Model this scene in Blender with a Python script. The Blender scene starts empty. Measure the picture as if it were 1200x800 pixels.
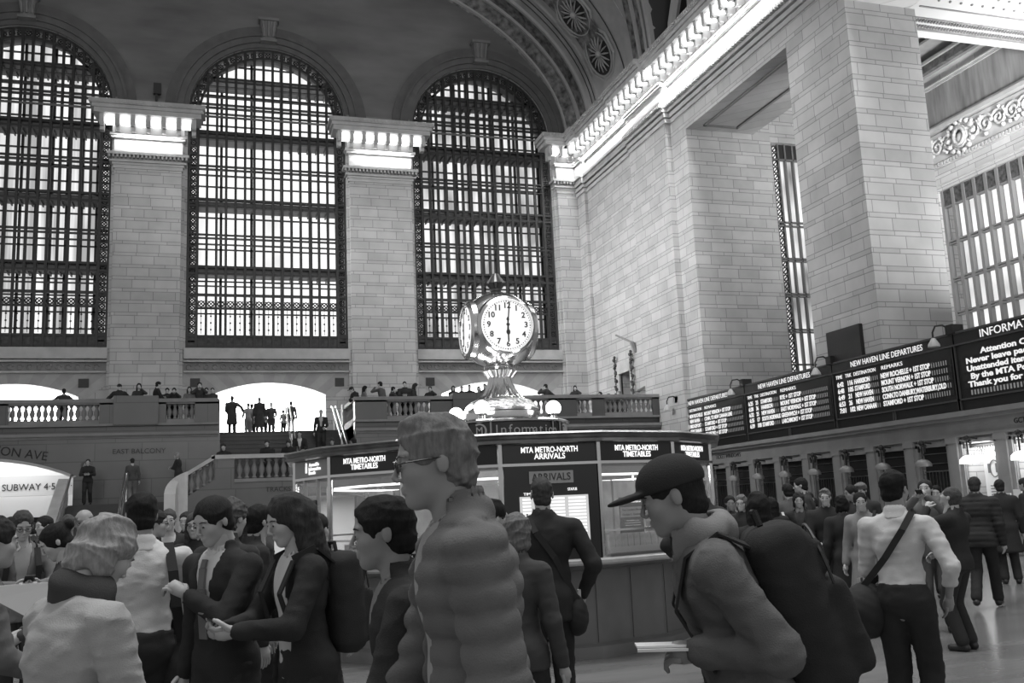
import bpy, math, random
import numpy as np
from mathutils import Vector, Matrix
from mathutils.geometry import tessellate_polygon
random.seed(7); RS = np.random.RandomState(5)
SC = bpy.context.scene; COL = SC.collection
PI = math.pi

# ---------------- camera ----------------
F = 1130.0; EYE = 1.62
def _n(v): return v/np.linalg.norm(v)
_E = _n(np.array([243-600., 609-400., F])); _U = np.array([301-600., -6220-400., F]); _U = _n(_U-_E*(_U@_E))
_S = -np.cross(_E, _U)
if _S[0] < 0: _S = -_S
RC = np.stack([_S, _E, _U])            # camera axes (right, down, forward) -> room axes
cam = bpy.data.cameras.new('camera'); camo = bpy.data.objects.new('camera', cam); COL.objects.link(camo)
cam.sensor_width = 36.0; cam.lens = F/1200*36; cam.clip_end = 400; cam.clip_start = 0.05
m = Matrix.Identity(4)
for i in range(3):
    m[i][0] = RC[i][0]; m[i][1] = -RC[i][1]; m[i][2] = -RC[i][2]
m[2][3] = EYE
camo.matrix_world = m; SC.camera = camo
def ray(px, py): return RC@np.array([px-600., py-400., F])
def at_depth(px, py, D):
    r = ray(px, py)*(D/F); return np.array([r[0], r[1], r[2]+EYE])
def at_y(px, py, y):
    r = ray(px, py); r = r*(y/r[1]); return np.array([r[0], r[1], r[2]+EYE])

# ---------------- view, world, large lights ----------------
SC.view_settings.view_transform = 'Standard'; SC.view_settings.look = 'None'
SC.view_settings.exposure = 0.0; SC.view_settings.gamma = 1.0; SC.view_settings.use_curve_mapping = False
W = bpy.data.worlds.new('world'); SC.world = W; W.use_nodes = True
W.node_tree.nodes['Background'].inputs[0].default_value = (1, 1, 1, 1)
W.node_tree.nodes['Background'].inputs[1].default_value = 0.42
def area(name, loc, rot, sx, sy, power, spread=180):
    l = bpy.data.lights.new(name, 'AREA'); l.shape = 'RECTANGLE'; l.size = sx; l.size_y = sy; l.energy = power
    l.spread = math.radians(spread)
    o = bpy.data.objects.new(name, l); COL.objects.link(o); o.location = loc; o.rotation_euler = rot; return o
# cornice lamp strip of the south wall, shining down and towards the wall
area('cornice_light', (17.3, 28.0, 18.25), (0, 0, 0), 0.2, 30, 1700)
for cx in (-2.57, 7.7, 16.9):
    area('cornice_light', (cx, 42.5, 18.25), (0, 0, 0), 2.6 if cx < 16 else 1.2, 0.2, 80 if cx < 16 else 35)
def aim(o, p):
    o.rotation_euler = (Vector(p)-o.location).to_track_quat('-Z', 'Y').to_euler(); return o
# floods added to brighten the south wall, then the big west windows behind the camera
for cy in (26, 36):
    aim(area('south_wall_fill', (-11.8, cy, 17.5), (0, 0, 0), 6, 1.5, 430, 42), (17.7, cy+5, 11))
for cx in (-7.6, 2.5, 12.7):
    aim(area('west_window_light', (cx, -24, 16), (0, 0, 0), 7, 14, 220, 50), (cx, 43, 16))  # window beams narrowed and aimed high to keep the crowd dark
# unseen fill panel added high over the hall to light the crowd from above
area('overhead_fill', (3, 9, 24), (0, 0, 0), 14, 14, 1500, 95)
# lamps of the annex beyond the piers
area('annex_light', (23.6, 19, 6.5), (math.radians(180), 0, 0), 4, 6, 1300)
aim(area('annex_light', (22.5, 15, 11), (0, 0, 0), 2, 2, 500, 70), (27, 27, 15))

# ---------------- materials ----------------
MATS = {}
def mat(name, v, rough=0.6, metal=0.0, noise=0.0, nscale=3.0, bump=0.0, bscale=30.0, emit=0.0, alpha=1.0, stretch=None, spec=0.5, trans=0.0):
    if name in MATS: return MATS[name]
    M = bpy.data.materials.new(name); M.use_nodes = True; nt = M.node_tree; b = nt.nodes['Principled BSDF']
    c = (v, v, v, 1) if not isinstance(v, tuple) else (*v, 1)
    b.inputs['Base Color'].default_value = c
    b.inputs['Roughness'].default_value = rough; b.inputs['Metallic'].default_value = metal
    b.inputs['Specular IOR Level'].default_value = spec
    if trans: b.inputs['Transmission Weight'].default_value = trans
    if emit:
        b.inputs['Emission Color'].default_value = c; b.inputs['Emission Strength'].default_value = emit
    if alpha < 1: b.inputs['Alpha'].default_value = alpha
    if noise or bump:
        tc = nt.nodes.new('ShaderNodeTexCoord'); mp = nt.nodes.new('ShaderNodeMapping'); nt.links.new(tc.outputs['Object'], mp.inputs[0])
        if stretch: mp.inputs['Scale'].default_value = stretch
    if noise:
        n = nt.nodes.new('ShaderNodeTexNoise'); n.inputs['Scale'].default_value = nscale; n.inputs['Detail'].default_value = 4
        r = nt.nodes.new('ShaderNodeMapRange'); r.inputs[1].default_value = .3; r.inputs[2].default_value = .7
        r.inputs[3].default_value = max(0, v*(1-noise)); r.inputs[4].default_value = v*(1+noise)
        nt.links.new(mp.outputs[0], n.inputs['Vector']); nt.links.new(n.outputs[0], r.inputs[0]); nt.links.new(r.outputs[0], b.inputs['Base Color'])
    if bump:
        n2 = nt.nodes.new('ShaderNodeTexNoise'); n2.inputs['Scale'].default_value = bscale; n2.inputs['Detail'].default_value = 5
        bp = nt.nodes.new('ShaderNodeBump'); bp.inputs['Strength'].default_value = bump; bp.inputs['Distance'].default_value = .02
        nt.links.new(mp.outputs[0], n2.inputs['Vector']); nt.links.new(n2.outputs[0], bp.inputs['Height']); nt.links.new(bp.outputs[0], b.inputs['Normal'])
    MATS[name] = M; return M

def stone(name, base, course=.56, split=.68, width=1.05, var=.22, joint=.45, rough=.75, flat=False, noise=.12):
    """ashlar courses, alternately tall and thin, each block with a tone of its own"""
    if name in MATS: return MATS[name]
    M = bpy.data.materials.new(name); M.use_nodes = True; nt = M.node_tree; b = nt.nodes['Principled BSDF']; L = nt.links.new
    def N(t, **k):
        n = nt.nodes.new(t)
        for a, v in k.items(): setattr(n, a, v)
        return n
    def mt(op, a, b2=None, c2=None):
        n = N('ShaderNodeMath', operation=op)
        for i, x in enumerate((a, b2, c2)):
            if x is None: continue
            if isinstance(x, (int, float)): n.inputs[i].default_value = x
            else: L(x, n.inputs[i])
        return n.outputs[0]
    tc = N('ShaderNodeTexCoord'); sp = N('ShaderNodeSeparateXYZ'); L(tc.outputs['Object'], sp.inputs[0])
    x, y, z = sp.outputs
    if flat: u0, v0 = x, y
    else: u0, v0 = mt('ADD', x, y), z
    p = mt('DIVIDE', v0, course); k = mt('FLOOR', p); fr = mt('SUBTRACT', p, k)
    thin = mt('GREATER_THAN', fr, split); idn = mt('ADD', mt('MULTIPLY', k, 2), thin)
    w1 = N('ShaderNodeTexWhiteNoise', noise_dimensions='1D'); L(idn, w1.inputs['W'])
    u = mt('ADD', mt('DIVIDE', u0, width), mt('MULTIPLY', w1.outputs['Value'], 7)); cu = mt('FLOOR', u); fu = mt('SUBTRACT', u, cu)
    cv = N('ShaderNodeCombineXYZ'); L(cu, cv.inputs[0]); L(idn, cv.inputs[1])
    w2 = N('ShaderNodeTexWhiteNoise', noise_dimensions='2D'); L(cv.outputs[0], w2.inputs['Vector'])
    jw = .013
    j = mt('MAXIMUM', mt('LESS_THAN', fu, jw/width*2), mt('MAXIMUM', mt('LESS_THAN', fr, jw/course*2), mt('MULTIPLY', thin, mt('LESS_THAN', fr, split+jw/course*2))))
    ns = N('ShaderNodeTexNoise'); ns.inputs['Scale'].default_value = 1.1; ns.inputs['Detail'].default_value = 6; L(tc.outputs['Object'], ns.inputs['Vector'])
    tone = mt('ADD', mt('MULTIPLY', mt('SUBTRACT', w2.outputs['Value'], .5), var), mt('MULTIPLY', mt('SUBTRACT', ns.outputs[0], .5), noise*4))
    val = mt('MULTIPLY', mt('ADD', tone, 1), base)
    val = mt('MULTIPLY', val, mt('SUBTRACT', 1, mt('MULTIPLY', j, joint)))
    L(val, b.inputs['Base Color']); b.inputs['Roughness'].default_value = rough
    MATS[name] = M; return M

def emis(name, v, s=1.0):
    if name in MATS: return MATS[name]
    M = bpy.data.materials.new(name); M.use_nodes = True; nt = M.node_tree
    for n in list(nt.nodes): nt.nodes.remove(n)
    o = nt.nodes.new('ShaderNodeOutputMaterial'); e = nt.nodes.new('ShaderNodeEmission')
    e.inputs[0].default_value = (v, v, v, 1); e.inputs[1].default_value = s
    nt.links.new(e.outputs[0], o.inputs[0]); MATS[name] = M; return M

STONE = stone('limestone_blocks', .43, course=.52, split=.72, width=.9)
STONE_D = stone('limestone_lower', .34, course=.75, width=1.3, rough=.35)
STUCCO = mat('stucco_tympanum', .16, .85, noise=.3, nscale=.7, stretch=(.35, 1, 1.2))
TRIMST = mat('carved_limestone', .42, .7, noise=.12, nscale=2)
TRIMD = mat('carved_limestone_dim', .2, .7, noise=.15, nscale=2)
ORN = mat('ornament_relief', .11, .7, noise=.5, nscale=5, bump=.6, bscale=8)
IRON = mat('dark_iron', .02, .55)
GLASSD = mat('clear_glass', .9, .03, alpha=.12)
MARBLE = mat('booth_marble', .17, .3, noise=.35, nscale=1.3, stretch=(1, 1, .7))
BRASS = mat('polished_brass', .62, .17, 1.0)
BRASSD = mat('aged_brass', .35, .3, 1.0)
BLACK = mat('black_panel', .012, .35)
BLACKM = mat('black_matt', .015, .8)
LIT = emis('lit_lettering', 1.0, 1.3)
BULB = emis('cornice_bulb', 1.0, 4.0)
GLOW = emis('globe_glow', 1.0, 5.0)
CLOCKW = emis('clock_opal', 1.0, 1.02)
INK = mat('numeral_ink', .03, .6)
CARVED = mat('engraved_letters', .02, .8)
WHITEP = mat('white_plaster', .8, .8)

METAL = mat('rail_steel', .6, .3, 1.0)
# ---------------- mesh helpers ----------------
def prop(o, label=None, cat=None, group=None, kind=None):
    if label: o['label'] = label
    if cat: o['category'] = cat
    if group: o['group'] = group
    if kind: o['kind'] = kind
    return o
def empty(name, loc=(0, 0, 0), rz=0.0, **k):
    o = bpy.data.objects.new(name, None); o.empty_display_size = .2; COL.objects.link(o); o.location = loc; o.rotation_euler = (0, 0, rz)
    return prop(o, **k)
def link(name, me, parent=None, **k):
    o = bpy.data.objects.new(name, me); COL.objects.link(o)
    if parent is not None: o.parent = parent
    return prop(o, **k)
class MB:
    def __init__(s): s.v = []; s.f = []
    def add(s, vs, fs):
        b = len(s.v); s.v += [tuple(map(float, v)) for v in vs]; s.f += [tuple(b+i for i in f) for f in fs]; return s
    def box(s, a, b):
        x0, y0, z0 = a; x1, y1, z1 = b
        return s.add([(x0,y0,z0),(x1,y0,z0),(x1,y1,z0),(x0,y1,z0),(x0,y0,z1),(x1,y0,z1),(x1,y1,z1),(x0,y1,z1)],
                     [(0,3,2,1),(4,5,6,7),(0,1,5,4),(1,2,6,5),(2,3,7,6),(3,0,4,7)])
    def obox(s, c, ax, ay, az, hx, hy, hz):
        c = np.array(c, float); ax, ay, az = [_n(np.array(q, float)) for q in (ax, ay, az)]; vs = []
        for k in (-1, 1):
            for (i, j) in ((-1,-1),(1,-1),(1,1),(-1,1)): vs.append(c+ax*hx*i+ay*hy*j+az*hz*k)
        return s.add(vs, [(0,3,2,1),(4,5,6,7),(0,1,5,4),(1,2,6,5),(2,3,7,6),(3,0,4,7)])
    def bar(s, a, b, w, h=None, up=(0, 0, 1)):
        a = np.array(a, float); b = np.array(b, float); d = _n(b-a); up = np.array(up, float)
        if abs(d@up) > .98: up = np.array([0, 1., 0])
        x = _n(np.cross(d, up)); y = np.cross(x, d)
        return s.obox((a+b)/2, x, y, d, w/2, (h or w)/2, np.linalg.norm(b-a)/2)
    def tube(s, pts, r, n=8, close=False):
        pts = [np.array(p, float) for p in pts]; rs = r if isinstance(r, (list, tuple)) else [r]*len(pts); vs = []; fs = []
        m_ = len(pts); pu = None
        for i, p in enumerate(pts):
            a = pts[i-1] if (i > 0 or close) else p; b = pts[(i+1) % m_] if (i < m_-1 or close) else p
            d = _n(b-a)
            if pu is None: pu = np.array([0, 0, 1.]) if abs(d[2]) < .9 else np.array([0, 1., 0])
            x = _n(np.cross(d, pu)); y = np.cross(x, d); pu = y
            for k in range(n):
                t = 2*PI*k/n; vs.append(p+rs[i]*(x*math.cos(t)+y*math.sin(t)))
        for i in range(m_ if close else m_-1):
            for k in range(n):
                a = i*n+k; b = i*n+(k+1) % n; c = ((i+1) % m_)*n+(k+1) % n; d = ((i+1) % m_)*n+k
                fs.append((a, b, c, d))
        if not close: fs.append(tuple(range(n))[::-1]); fs.append(tuple((m_-1)*n+k for k in range(n)))
        return s.add(vs, fs)
    def lathe(s, prof, c=(0, 0), n=32, a0=0, cap=True):
        vs = []; fs = []; m_ = len(prof)
        for (r, z) in prof:
            for k in range(n):
                t = a0+2*PI*k/n; vs.append((c[0]+r*math.cos(t), c[1]+r*math.sin(t), z))
        for i in range(m_-1):
            for k in range(n): fs.append((i*n+k, i*n+(k+1) % n, (i+1)*n+(k+1) % n, (i+1)*n+k))
        if cap: fs.append(tuple(range(n))[::-1]); fs.append(tuple((m_-1)*n+k for k in range(n)))
        return s.add(vs, fs)
    def sphere(s, c, r, n=16, m_=10, sc=(1, 1, 1)):
        vs = []; fs = []
        for i in range(1, m_):
            t = PI*i/m_
            for k in range(n): vs.append((c[0]+r*sc[0]*math.sin(t)*math.cos(2*PI*k/n), c[1]+r*sc[1]*math.sin(t)*math.sin(2*PI*k/n), c[2]+r*sc[2]*math.cos(t)))
        top = len(vs); vs.append((c[0], c[1], c[2]+r*sc[2])); vs.append((c[0], c[1], c[2]-r*sc[2]))
        for i in range(m_-2):
            for k in range(n): fs.append((i*n+k, (i+1)*n+k, (i+1)*n+(k+1) % n, i*n+(k+1) % n))
        for k in range(n): fs.append((top, k, (k+1) % n)); fs.append((top+1, (m_-2)*n+(k+1) % n, (m_-2)*n+k))
        return s.add(vs, fs)
    def plate(s, outer, holes, a, b, axis='y'):
        """polygon with holes in the XZ plane (axis y) or YZ plane (axis x), extruded from a to b"""
        def P(u, w, d): return (u, d, w) if axis == 'y' else ((d, u, w) if axis == 'x' else (u, w, d))
        loops = [outer]+list(holes); flat = [p for l in loops for p in l]
        tris = tessellate_polygon([[Vector((p[0], p[1], 0)) for p in l] for l in loops]); n = len(flat)
        vs = [P(p[0], p[1], a) for p in flat]+[P(p[0], p[1], b) for p in flat]; fs = []
        for t in tris: fs.append(tuple(t)); fs.append(tuple(n+i for i in reversed(t)))
        o = 0
        for l in loops:
            k = len(l)
            for i in range(k): fs.append((o+i, o+(i+1) % k, n+o+(i+1) % k, n+o+i))
            o += k
        return s.add(vs, fs)
    def build(s, name, m, parent=None, smooth=False, loc=None, recalc=True, **k):
        me = bpy.data.meshes.new(name); me.from_pydata(s.v, [], s.f)
        if recalc:
            import bmesh
            bm = bmesh.new(); bm.from_mesh(me); bmesh.ops.recalc_face_normals(bm, faces=bm.faces); bm.to_mesh(me); bm.free()
        if smooth: me.polygons.foreach_set('use_smooth', [True]*len(me.polygons)); me.set_sharp_from_angle(angle=math.radians(40))
        me.materials.append(m); me.update()
        o = link(name, me, parent, **k)
        if loc is not None: o.location = loc
        return o
def arc(cx, cz, r, a0, a1, n, rz=None):
    return [(cx+r*math.cos(a0+(a1-a0)*i/n), cz+(rz or r)*math.sin(a0+(a1-a0)*i/n)) for i in range(n+1)]
def dup(o, parent=None, loc=None):
    c = o.copy(); COL.objects.link(c); c.parent = parent
    if loc is not None: c.location = loc
    return c
def dup_tree(o, parent=None):
    c = dup(o, parent)
    for ch in list(o.children): dup_tree(ch, c)
    return c
_tc = {}
def text(s_, size, m, loc, rot, parent=None, name='lettering', ext=.004, align='CENTER', sx=1.0, bold=0.0, **k):
    key = (s_, size, ext, align, sx, bold, m.name)
    if key not in _tc:
        cu = bpy.data.curves.new('t', 'FONT'); cu.body = s_; cu.size = size; cu.extrude = ext; cu.align_x = align; cu.align_y = 'CENTER'; cu.offset = bold
        cu.resolution_u = 3
        to = bpy.data.objects.new('t', cu); COL.objects.link(to)
        dg = bpy.context.evaluated_depsgraph_get(); me = bpy.data.meshes.new_from_object(to.evaluated_get(dg))
        bpy.data.objects.remove(to); me.name = 'lettering'; me.materials.clear(); me.materials.append(m)
        if sx != 1: me.transform(Matrix.Diagonal((sx, 1, 1, 1)))
        _tc[key] = me
    o = link(name, _tc[key], parent, **k); o.location = loc; o.rotation_euler = rot; return o
RN = (math.radians(90), 0, 0)              # reads on a wall facing the camera (west-facing)
RSW = (math.radians(90), 0, math.radians(-90))   # reads on the south wall
# ================= the hall =================
SX = 17.75; YE = 43.2; NX = -12.7
fl = MB().box((-13.5, -8, -.3), (27.5, 47.5, 0)).build('floor', mat('floor_marble', .18, .22, noise=.25, nscale=1.0, stretch=(.6, 2.2, 1)), kind='structure')
nt = MATS['floor_marble'].node_tree
# ---- east wall ----
WC = (-7.6, 2.53, 12.72); WR = 3.5; ZS = 19.6; ZB = 8.9
def arch_pts(cx, r, zb, zs, n=28): return [(cx-r, zb), (cx+r, zb)]+arc(cx, zs, r, 0, PI, n)[0:]
def seg_pts(x0, x1, zb, zside, zc, n=14):
    w = (x1-x0)/2; h = zc-zside; R = (w*w+h*h)/(2*h); a = math.asin(w/R); cx = (x0+x1)/2
    return [(x0, zb), (x1, zb)]+[(cx+R*math.sin(a-2*a*i/n), zc-R+R*math.cos(a-2*a*i/n)) for i in range(n+1)]
BF = 4.85
holes = [arch_pts(c, WR, ZB, ZS) for c in WC]
ops = [(c-2.45, c+2.45) for c in WC]
holes += [seg_pts(a, b, BF, 6.88, 7.42) for a, b in ops]
wb = MB().plate([(NX, 0), (SX+.6, 0), (SX+.6, 19.45), (NX, 19.45)][::1], [], YE+1.2, YE+1.2001) if False else MB()
low = [(NX-.5, 0), (SX+.5, 0), (SX+.5, 32), (NX-.5, 32)]
wb.plate(low, holes, YE, YE+1.0)
we = wb.build('wall_east', STONE, kind='structure')
# plain painted tympanum above the cornice level
ty = MB().plate([(NX-.4, 19.5), (SX+.4, 19.5), (SX+.4, 32), (NX-.4, 32)], [], YE-.02, YE-.019)
hs = [arc(c, ZS, 4.15, 0.0, PI, 28) for c in WC]
ty = MB().plate([(NX-.4, 19.5), (SX+.4, 19.5), (SX+.4, 32), (NX-.4, 32)], hs, YE-.05, YE-.01)
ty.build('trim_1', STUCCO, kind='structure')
n_tr = [1]
def trim(mb, m, smooth=False):
    n_tr[0] += 1; return mb.build('trim_%d' % n_tr[0], m, smooth=smooth, kind='structure')
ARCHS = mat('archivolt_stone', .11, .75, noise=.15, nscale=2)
# archivolts: two stepped rings round each window head
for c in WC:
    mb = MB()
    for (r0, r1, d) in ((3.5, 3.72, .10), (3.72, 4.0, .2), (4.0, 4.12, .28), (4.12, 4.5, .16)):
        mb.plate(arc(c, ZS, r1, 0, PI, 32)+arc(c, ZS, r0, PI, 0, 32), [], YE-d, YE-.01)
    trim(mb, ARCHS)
    k = MB()   # keystone, a scrolled bracket
    k.add([(c-.3,YE-.1,23.35),(c+.3,YE-.1,23.35),(c+.4,YE-.1,24.3),(c-.4,YE-.1,24.3),(c-.26,YE-.38,23.4),(c+.26,YE-.38,23.4),(c+.36,YE-.5,24.25),(c-.36,YE-.5,24.25)],
          [(0,3,2,1),(4,5,6,7),(0,1,5,4),(1,2,6,5),(2,3,7,6),(3,0,4,7)])
    k.box((c-.36, YE-.5, 23.25), (c+.36, YE-.1, 23.37)); k.box((c-.46, YE-.58, 24.25), (c+.46, YE-.1, 24.38))
    for i in range(3): k.tube([(c-.2+.2*i, YE-.42, 23.5), (c-.22+.22*i, YE-.52, 23.9), (c-.26+.26*i, YE-.54, 24.2)], .07, 6)
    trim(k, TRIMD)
# sill, carved string course below the windows, recessed panel walls
for c in WC:
    a, b = c-3.55, c+3.55
    trim(MB().box((a, YE-.22, 8.45), (b, YE+.3, 8.92)).box((a, YE-.3, 8.3), (b, YE, 8.36)).box((a, YE-.16, 7.86), (b, YE, 7.93)), TRIMST)
    mb = MB().box((a, YE-.1, 7.93), (b, YE, 8.3))
    for i in range(int((b-a)/.36)):
        x = a+.2+i*.36; mb.tube([(x+.11*math.cos(t), YE-.12, 8.11+.11*math.sin(t)) for t in np.linspace(0, 5.2, 9)], .03, 5)
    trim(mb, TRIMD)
# square vents beside the balcony openings
for i, x in enumerate((-4.95, -.55, 5.6, 9.75)):
    v = MB().box((x-.2, YE-.06, 7.25), (x+.2, YE+.02, 7.62)).build('wall_vent', IRON, label=['left-most dark square vent in the wall, right of the far left opening', 'dark square vent left of the bright centre opening', 'dark square vent right of the bright centre opening', 'dark square vent above the balcony, left of the clock'][i], cat='vent')
# piers between the windows with capitals
def entab_profile(mb, x0, x1, yf, dep, ends=True):
    """entablature cap running along X, wall face at y=yf; returns nothing"""
    def st(p, z0, z1): mb.box((x0-p, yf-p, z0), (x1+p, yf+dep, z1))
    st(.05, 16.75, 16.9); st(.1, 16.9, 17.0); st(.2, 17.0, 17.08); st(.3, 17.3, 17.42); st(.04, 17.08, 17.3)
    st(.03, 17.42, 18.1); st(.14, 18.1, 18.2); st(.2, 18.2, 18.3)
    st(.1, 18.3, 18.95); st(.8, 18.95, 19.15); st(.88, 19.15, 19.3); st(.98, 19.3, 19.5)
    n = int((x1-x0+.4)/.16)
    for i in range(n+1):
        x = x0-.2+(x1-x0+.4)*i/n; mb.box((x-.04, yf-.26, 17.18), (x+.04, yf-.1, 17.3))
    for i in range(int((x1-x0+1.9)/.17)+1):
        x = x0-.95+i*.17; mb.box((x-.05, yf-1.02, 19.33), (x+.05, yf-.9, 19.44))
def brackets_bulbs(x0, x1, yf, parent):
    n = max(1, round((x1-x0+1.0)/.6)); w = (x1-x0+1.0)/n
    for i in range(n+1):
        x = x0-.5+i*w
        b = MB().box((x-.09, yf-.66, 18.5), (x+.09, yf-.1, 18.95)).box((x-.09, yf-.4, 18.3), (x+.09, yf-.1, 18.5)).tube([(x-.09, yf-.6, 18.55), (x+.09, yf-.6, 18.55)], .09, 8)
        b.build('bracket', TRIMST, parent)
        if i < n: MB().box((x+w/2-.17, yf-.62, 18.6), (x+w/2+.17, yf-.2, 18.85)).build('lamp_cover', BULB, parent)
for (x0, x1) in ((-3.95, -1.2), (6.15, 9.05), (16.4, 17.6)):
    MB().box((x0, YE-.35, 0), (x1, YE, 16.8)).box((x0-.13, YE-.16, 0), (x1+(.13 if x1 < 17 else 0), YE, 18.5)).build('trim_%d' % (n_tr[0]+1), STONE, kind='structure'); n_tr[0] += 1
    mb = MB(); entab_profile(mb, x0, x1 if x1 < 17 else 18.6, YE-.35, .35); o = trim(mb, TRIMST)
    brackets_bulbs(x0, x1, YE-.35, o)
MB().box((-12.7, YE-.35, 0), (-11.2, YE, 16.8)).build('trim_%d' % (n_tr[0]+1), STONE, kind='structure'); n_tr[0] += 1
# blocking course above each capital
for (x0, x1) in ((-4.0, -1.2), (6.1, 9.1)):
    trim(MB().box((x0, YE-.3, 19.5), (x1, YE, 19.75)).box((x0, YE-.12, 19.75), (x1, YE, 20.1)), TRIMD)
# ---- window ironwork ----
def glow_mat(name, lo, hi, kx, kz, thr=.5):
    M = bpy.data.materials.new(name); M.use_nodes = True; nt = M.node_tree
    for n in list(nt.nodes): nt.nodes.remove(n)
    L = nt.links.new; o = nt.nodes.new('ShaderNodeOutputMaterial'); e = nt.nodes.new('ShaderNodeEmission')
    tc = nt.nodes.new('ShaderNodeTexCoord'); mp = nt.nodes.new('ShaderNodeMapping'); mp.inputs['Scale'].default_value = (kx, kx, kz)
    ns = nt.nodes.new('ShaderNodeTexNoise'); ns.inputs['Scale'].default_value = 1; ns.inputs['Detail'].default_value = 2
    r = nt.nodes.new('ShaderNodeMapRange'); r.inputs[1].default_value = thr-.12; r.inputs[2].default_value = thr+.12; r.inputs[3].default_value = lo; r.inputs[4].default_value = hi
    L(tc.outputs['Object'], mp.inputs[0]); L(mp.outputs[0], ns.inputs['Vector']); L(ns.outputs[0], r.inputs[0]); L(r.outputs[0], e.inputs[0]); L(e.outputs[0], o.inputs[0])
    return M
G1 = glow_mat('street_light_left', .45, 1.2, 2.2, .12); G2 = glow_mat('street_light_middle', .75, 1.3, .5, .3, .42); G3 = glow_mat('street_light_right', .4, 1.05, 1.2, .35)
G4 = glow_mat('street_light_annex', .5, 1.1, .4, .4, .4)
zs_ = [ZB+.0, 9.55, 11.3, 12.05, 12.85, 13.75, 15.05, 15.9, 16.9, 18.1, 18.95, 19.9, 20.75, 21.6]
def chord(c, z, r):
    return r if z <= ZS else math.sqrt(max(0, r*r-(z-ZS)**2))
for wi, c in enumerate(WC):
    root = empty('window_%d' % (wi+1), (0, 0, 0), kind='structure')
    nb = 15; R_in = 3.07; w = 2*R_in/nb
    fr = MB()     # ring and inner ring frame
    for (r0, r1, d0, d1) in ((3.4, 3.52, .1, .34), (3.0, 3.1, .12, .3)):
        fr.plate([(c-r1, ZB)]+arc(c, ZS, r1, PI, 0, 36)+[(c+r1, ZB), (c+r0, ZB)]+arc(c, ZS, r0, 0, PI, 36)+[(c-r0, ZB)], [], YE+d0, YE+d1)
    fr.build('frame', IRON, root)
    bars = MB()
    for i in range(nb+1):
        x = -R_in+i*w; zt = ZS+math.sqrt(max(0, 3.4**2-x*x))
        bars.box((c+x-.056, YE+.1, ZB), (c+x+.056, YE+.26, zt))
    bars.build('vertical_bars', IRON, root, kind='stuff')
    rails = MB()
    def rail(z, h, d=.2):
        q = chord(c, z, 3.4); rails.box((c-q, YE+.12, z-h/2), (c+q, YE+.12+d, z+h/2))
    for z in (14.0, 17.2, 20.15):      # double mid rails
        rail(z-.07, .05); rail(z+.09, .05)
    for z in (9.05, 9.5, 11.35, 12.3, 12.62, 15.4, 15.72, 18.6, 18.9, 21.5): rail(z, .1)
    for z in (11.75, 13.65, 16.85, 19.8, 20.6, 21.1): rail(z, .035)
    rails.build('cross_rails', IRON, root)
    pan = MB()   # cast panels at the foot and in the lowest transom
    pan.box((c-3.4, YE+.16, ZB), (c+3.4, YE+.2, 9.45))
    pan.build('foot_panel', mat('cast_panel', .04, .6, noise=.7, nscale=6), root)
    lat = MB()   # scroll lattice along the border and across the lower transom
    def ring(x, z, r, nx=0.0):
        lat.tube([(x+r*math.cos(t), YE+.2, z+r*math.sin(t)) for t in np.linspace(0, 2*PI, 9)[:-1]], .03, 4, close=True)
        lat.bar((x-r, YE+.2, z-r), (x+r, YE+.2, z+r), .04); lat.bar((x-r, YE+.2, z+r), (x+r, YE+.2, z-r), .04)
    for s_ in (-1, 1):
        z = ZB+.2
        while z < ZS: ring(c+s_*3.25, z, .11); lat.box((c+s_*3.25-.18, YE+.16, z+.13), (c+s_*3.25+.18, YE+.22, z+.2)); z += .33
    for i in range(31):
        t = PI*(i+.5)/31; ring(c+3.25*math.cos(t), ZS+3.25*math.sin(t), .11)
    for i in range(nb):
        x = c-R_in+(i+.5)*w; ring(x, 10.95, .13); lat.box((x-.17, YE+.17, 10.7), (x+.17, YE+.21, 10.8))
        lat.tube([(x, YE+.2, 9.6), (x, YE+.2, 10.8)], .012, 4)
        for zz in (9.8, 10.1, 10.4): lat.sphere((x, YE+.2, zz), .045, 6, 4)
    lat.build('scroll_lattice', IRON, root, kind='stuff')
    # glazed walkways between the two skins
    fb = MB()
    for z in (12.5, 15.6, 18.8, 21.5):
        q = chord(c, z, 3.45); fb.box((c-q, YE+.4, z-.09), (c+q, YE+1.55, z+.09))
        for i in range(nb): fb.box((c-R_in+i*w, YE+.4, z-.2), (c-R_in+i*w+.06, YE+1.5, z-.09))
    fb.build('walkway', mat('walkway_floor', .12, .5), root)
    om = MB()
    no = 5 if wi == 1 else 11
    for i in range(no+1):
        x = -3.4+6.8*i/no; zt = ZS+math.sqrt(max(0, 3.45**2-x*x)); q = .06 if wi == 1 else .055
        om.box((c+x-q, YE+1.6, ZB), (c+x+q, YE+1.75, zt))
    for z in np.arange(9.3, 23, .74 if wi != 1 else 1.5):
        q = chord(c, z, 3.45); om.box((c-q, YE+1.6, z-.03), (c+q, YE+1.7, z+.03))
    om.build('outer_mullions', mat('outer_steel', .05, .5), root)
    MB().plate([(c-3.55, ZB-.4)]+arc(c, ZS, 3.55, PI, 0, 30)+[(c+3.55, ZB-.4)], [], YE+1.9, YE+1.93).build('pane', (G1, G2, G3)[wi], root)
    jb = MB()
    for (r0, r1) in ((3.52, 3.75),):
        jb.plate([(c-r1, ZB)]+arc(c, ZS, r1, PI, 0, 24)+[(c+r1, ZB), (c+r0, ZB)]+arc(c, ZS, r0, 0, PI, 24)+[(c-r0, ZB)], [], YE+.95, YE+1.95)
    jb.build('jamb', STUCCO, root)
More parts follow.
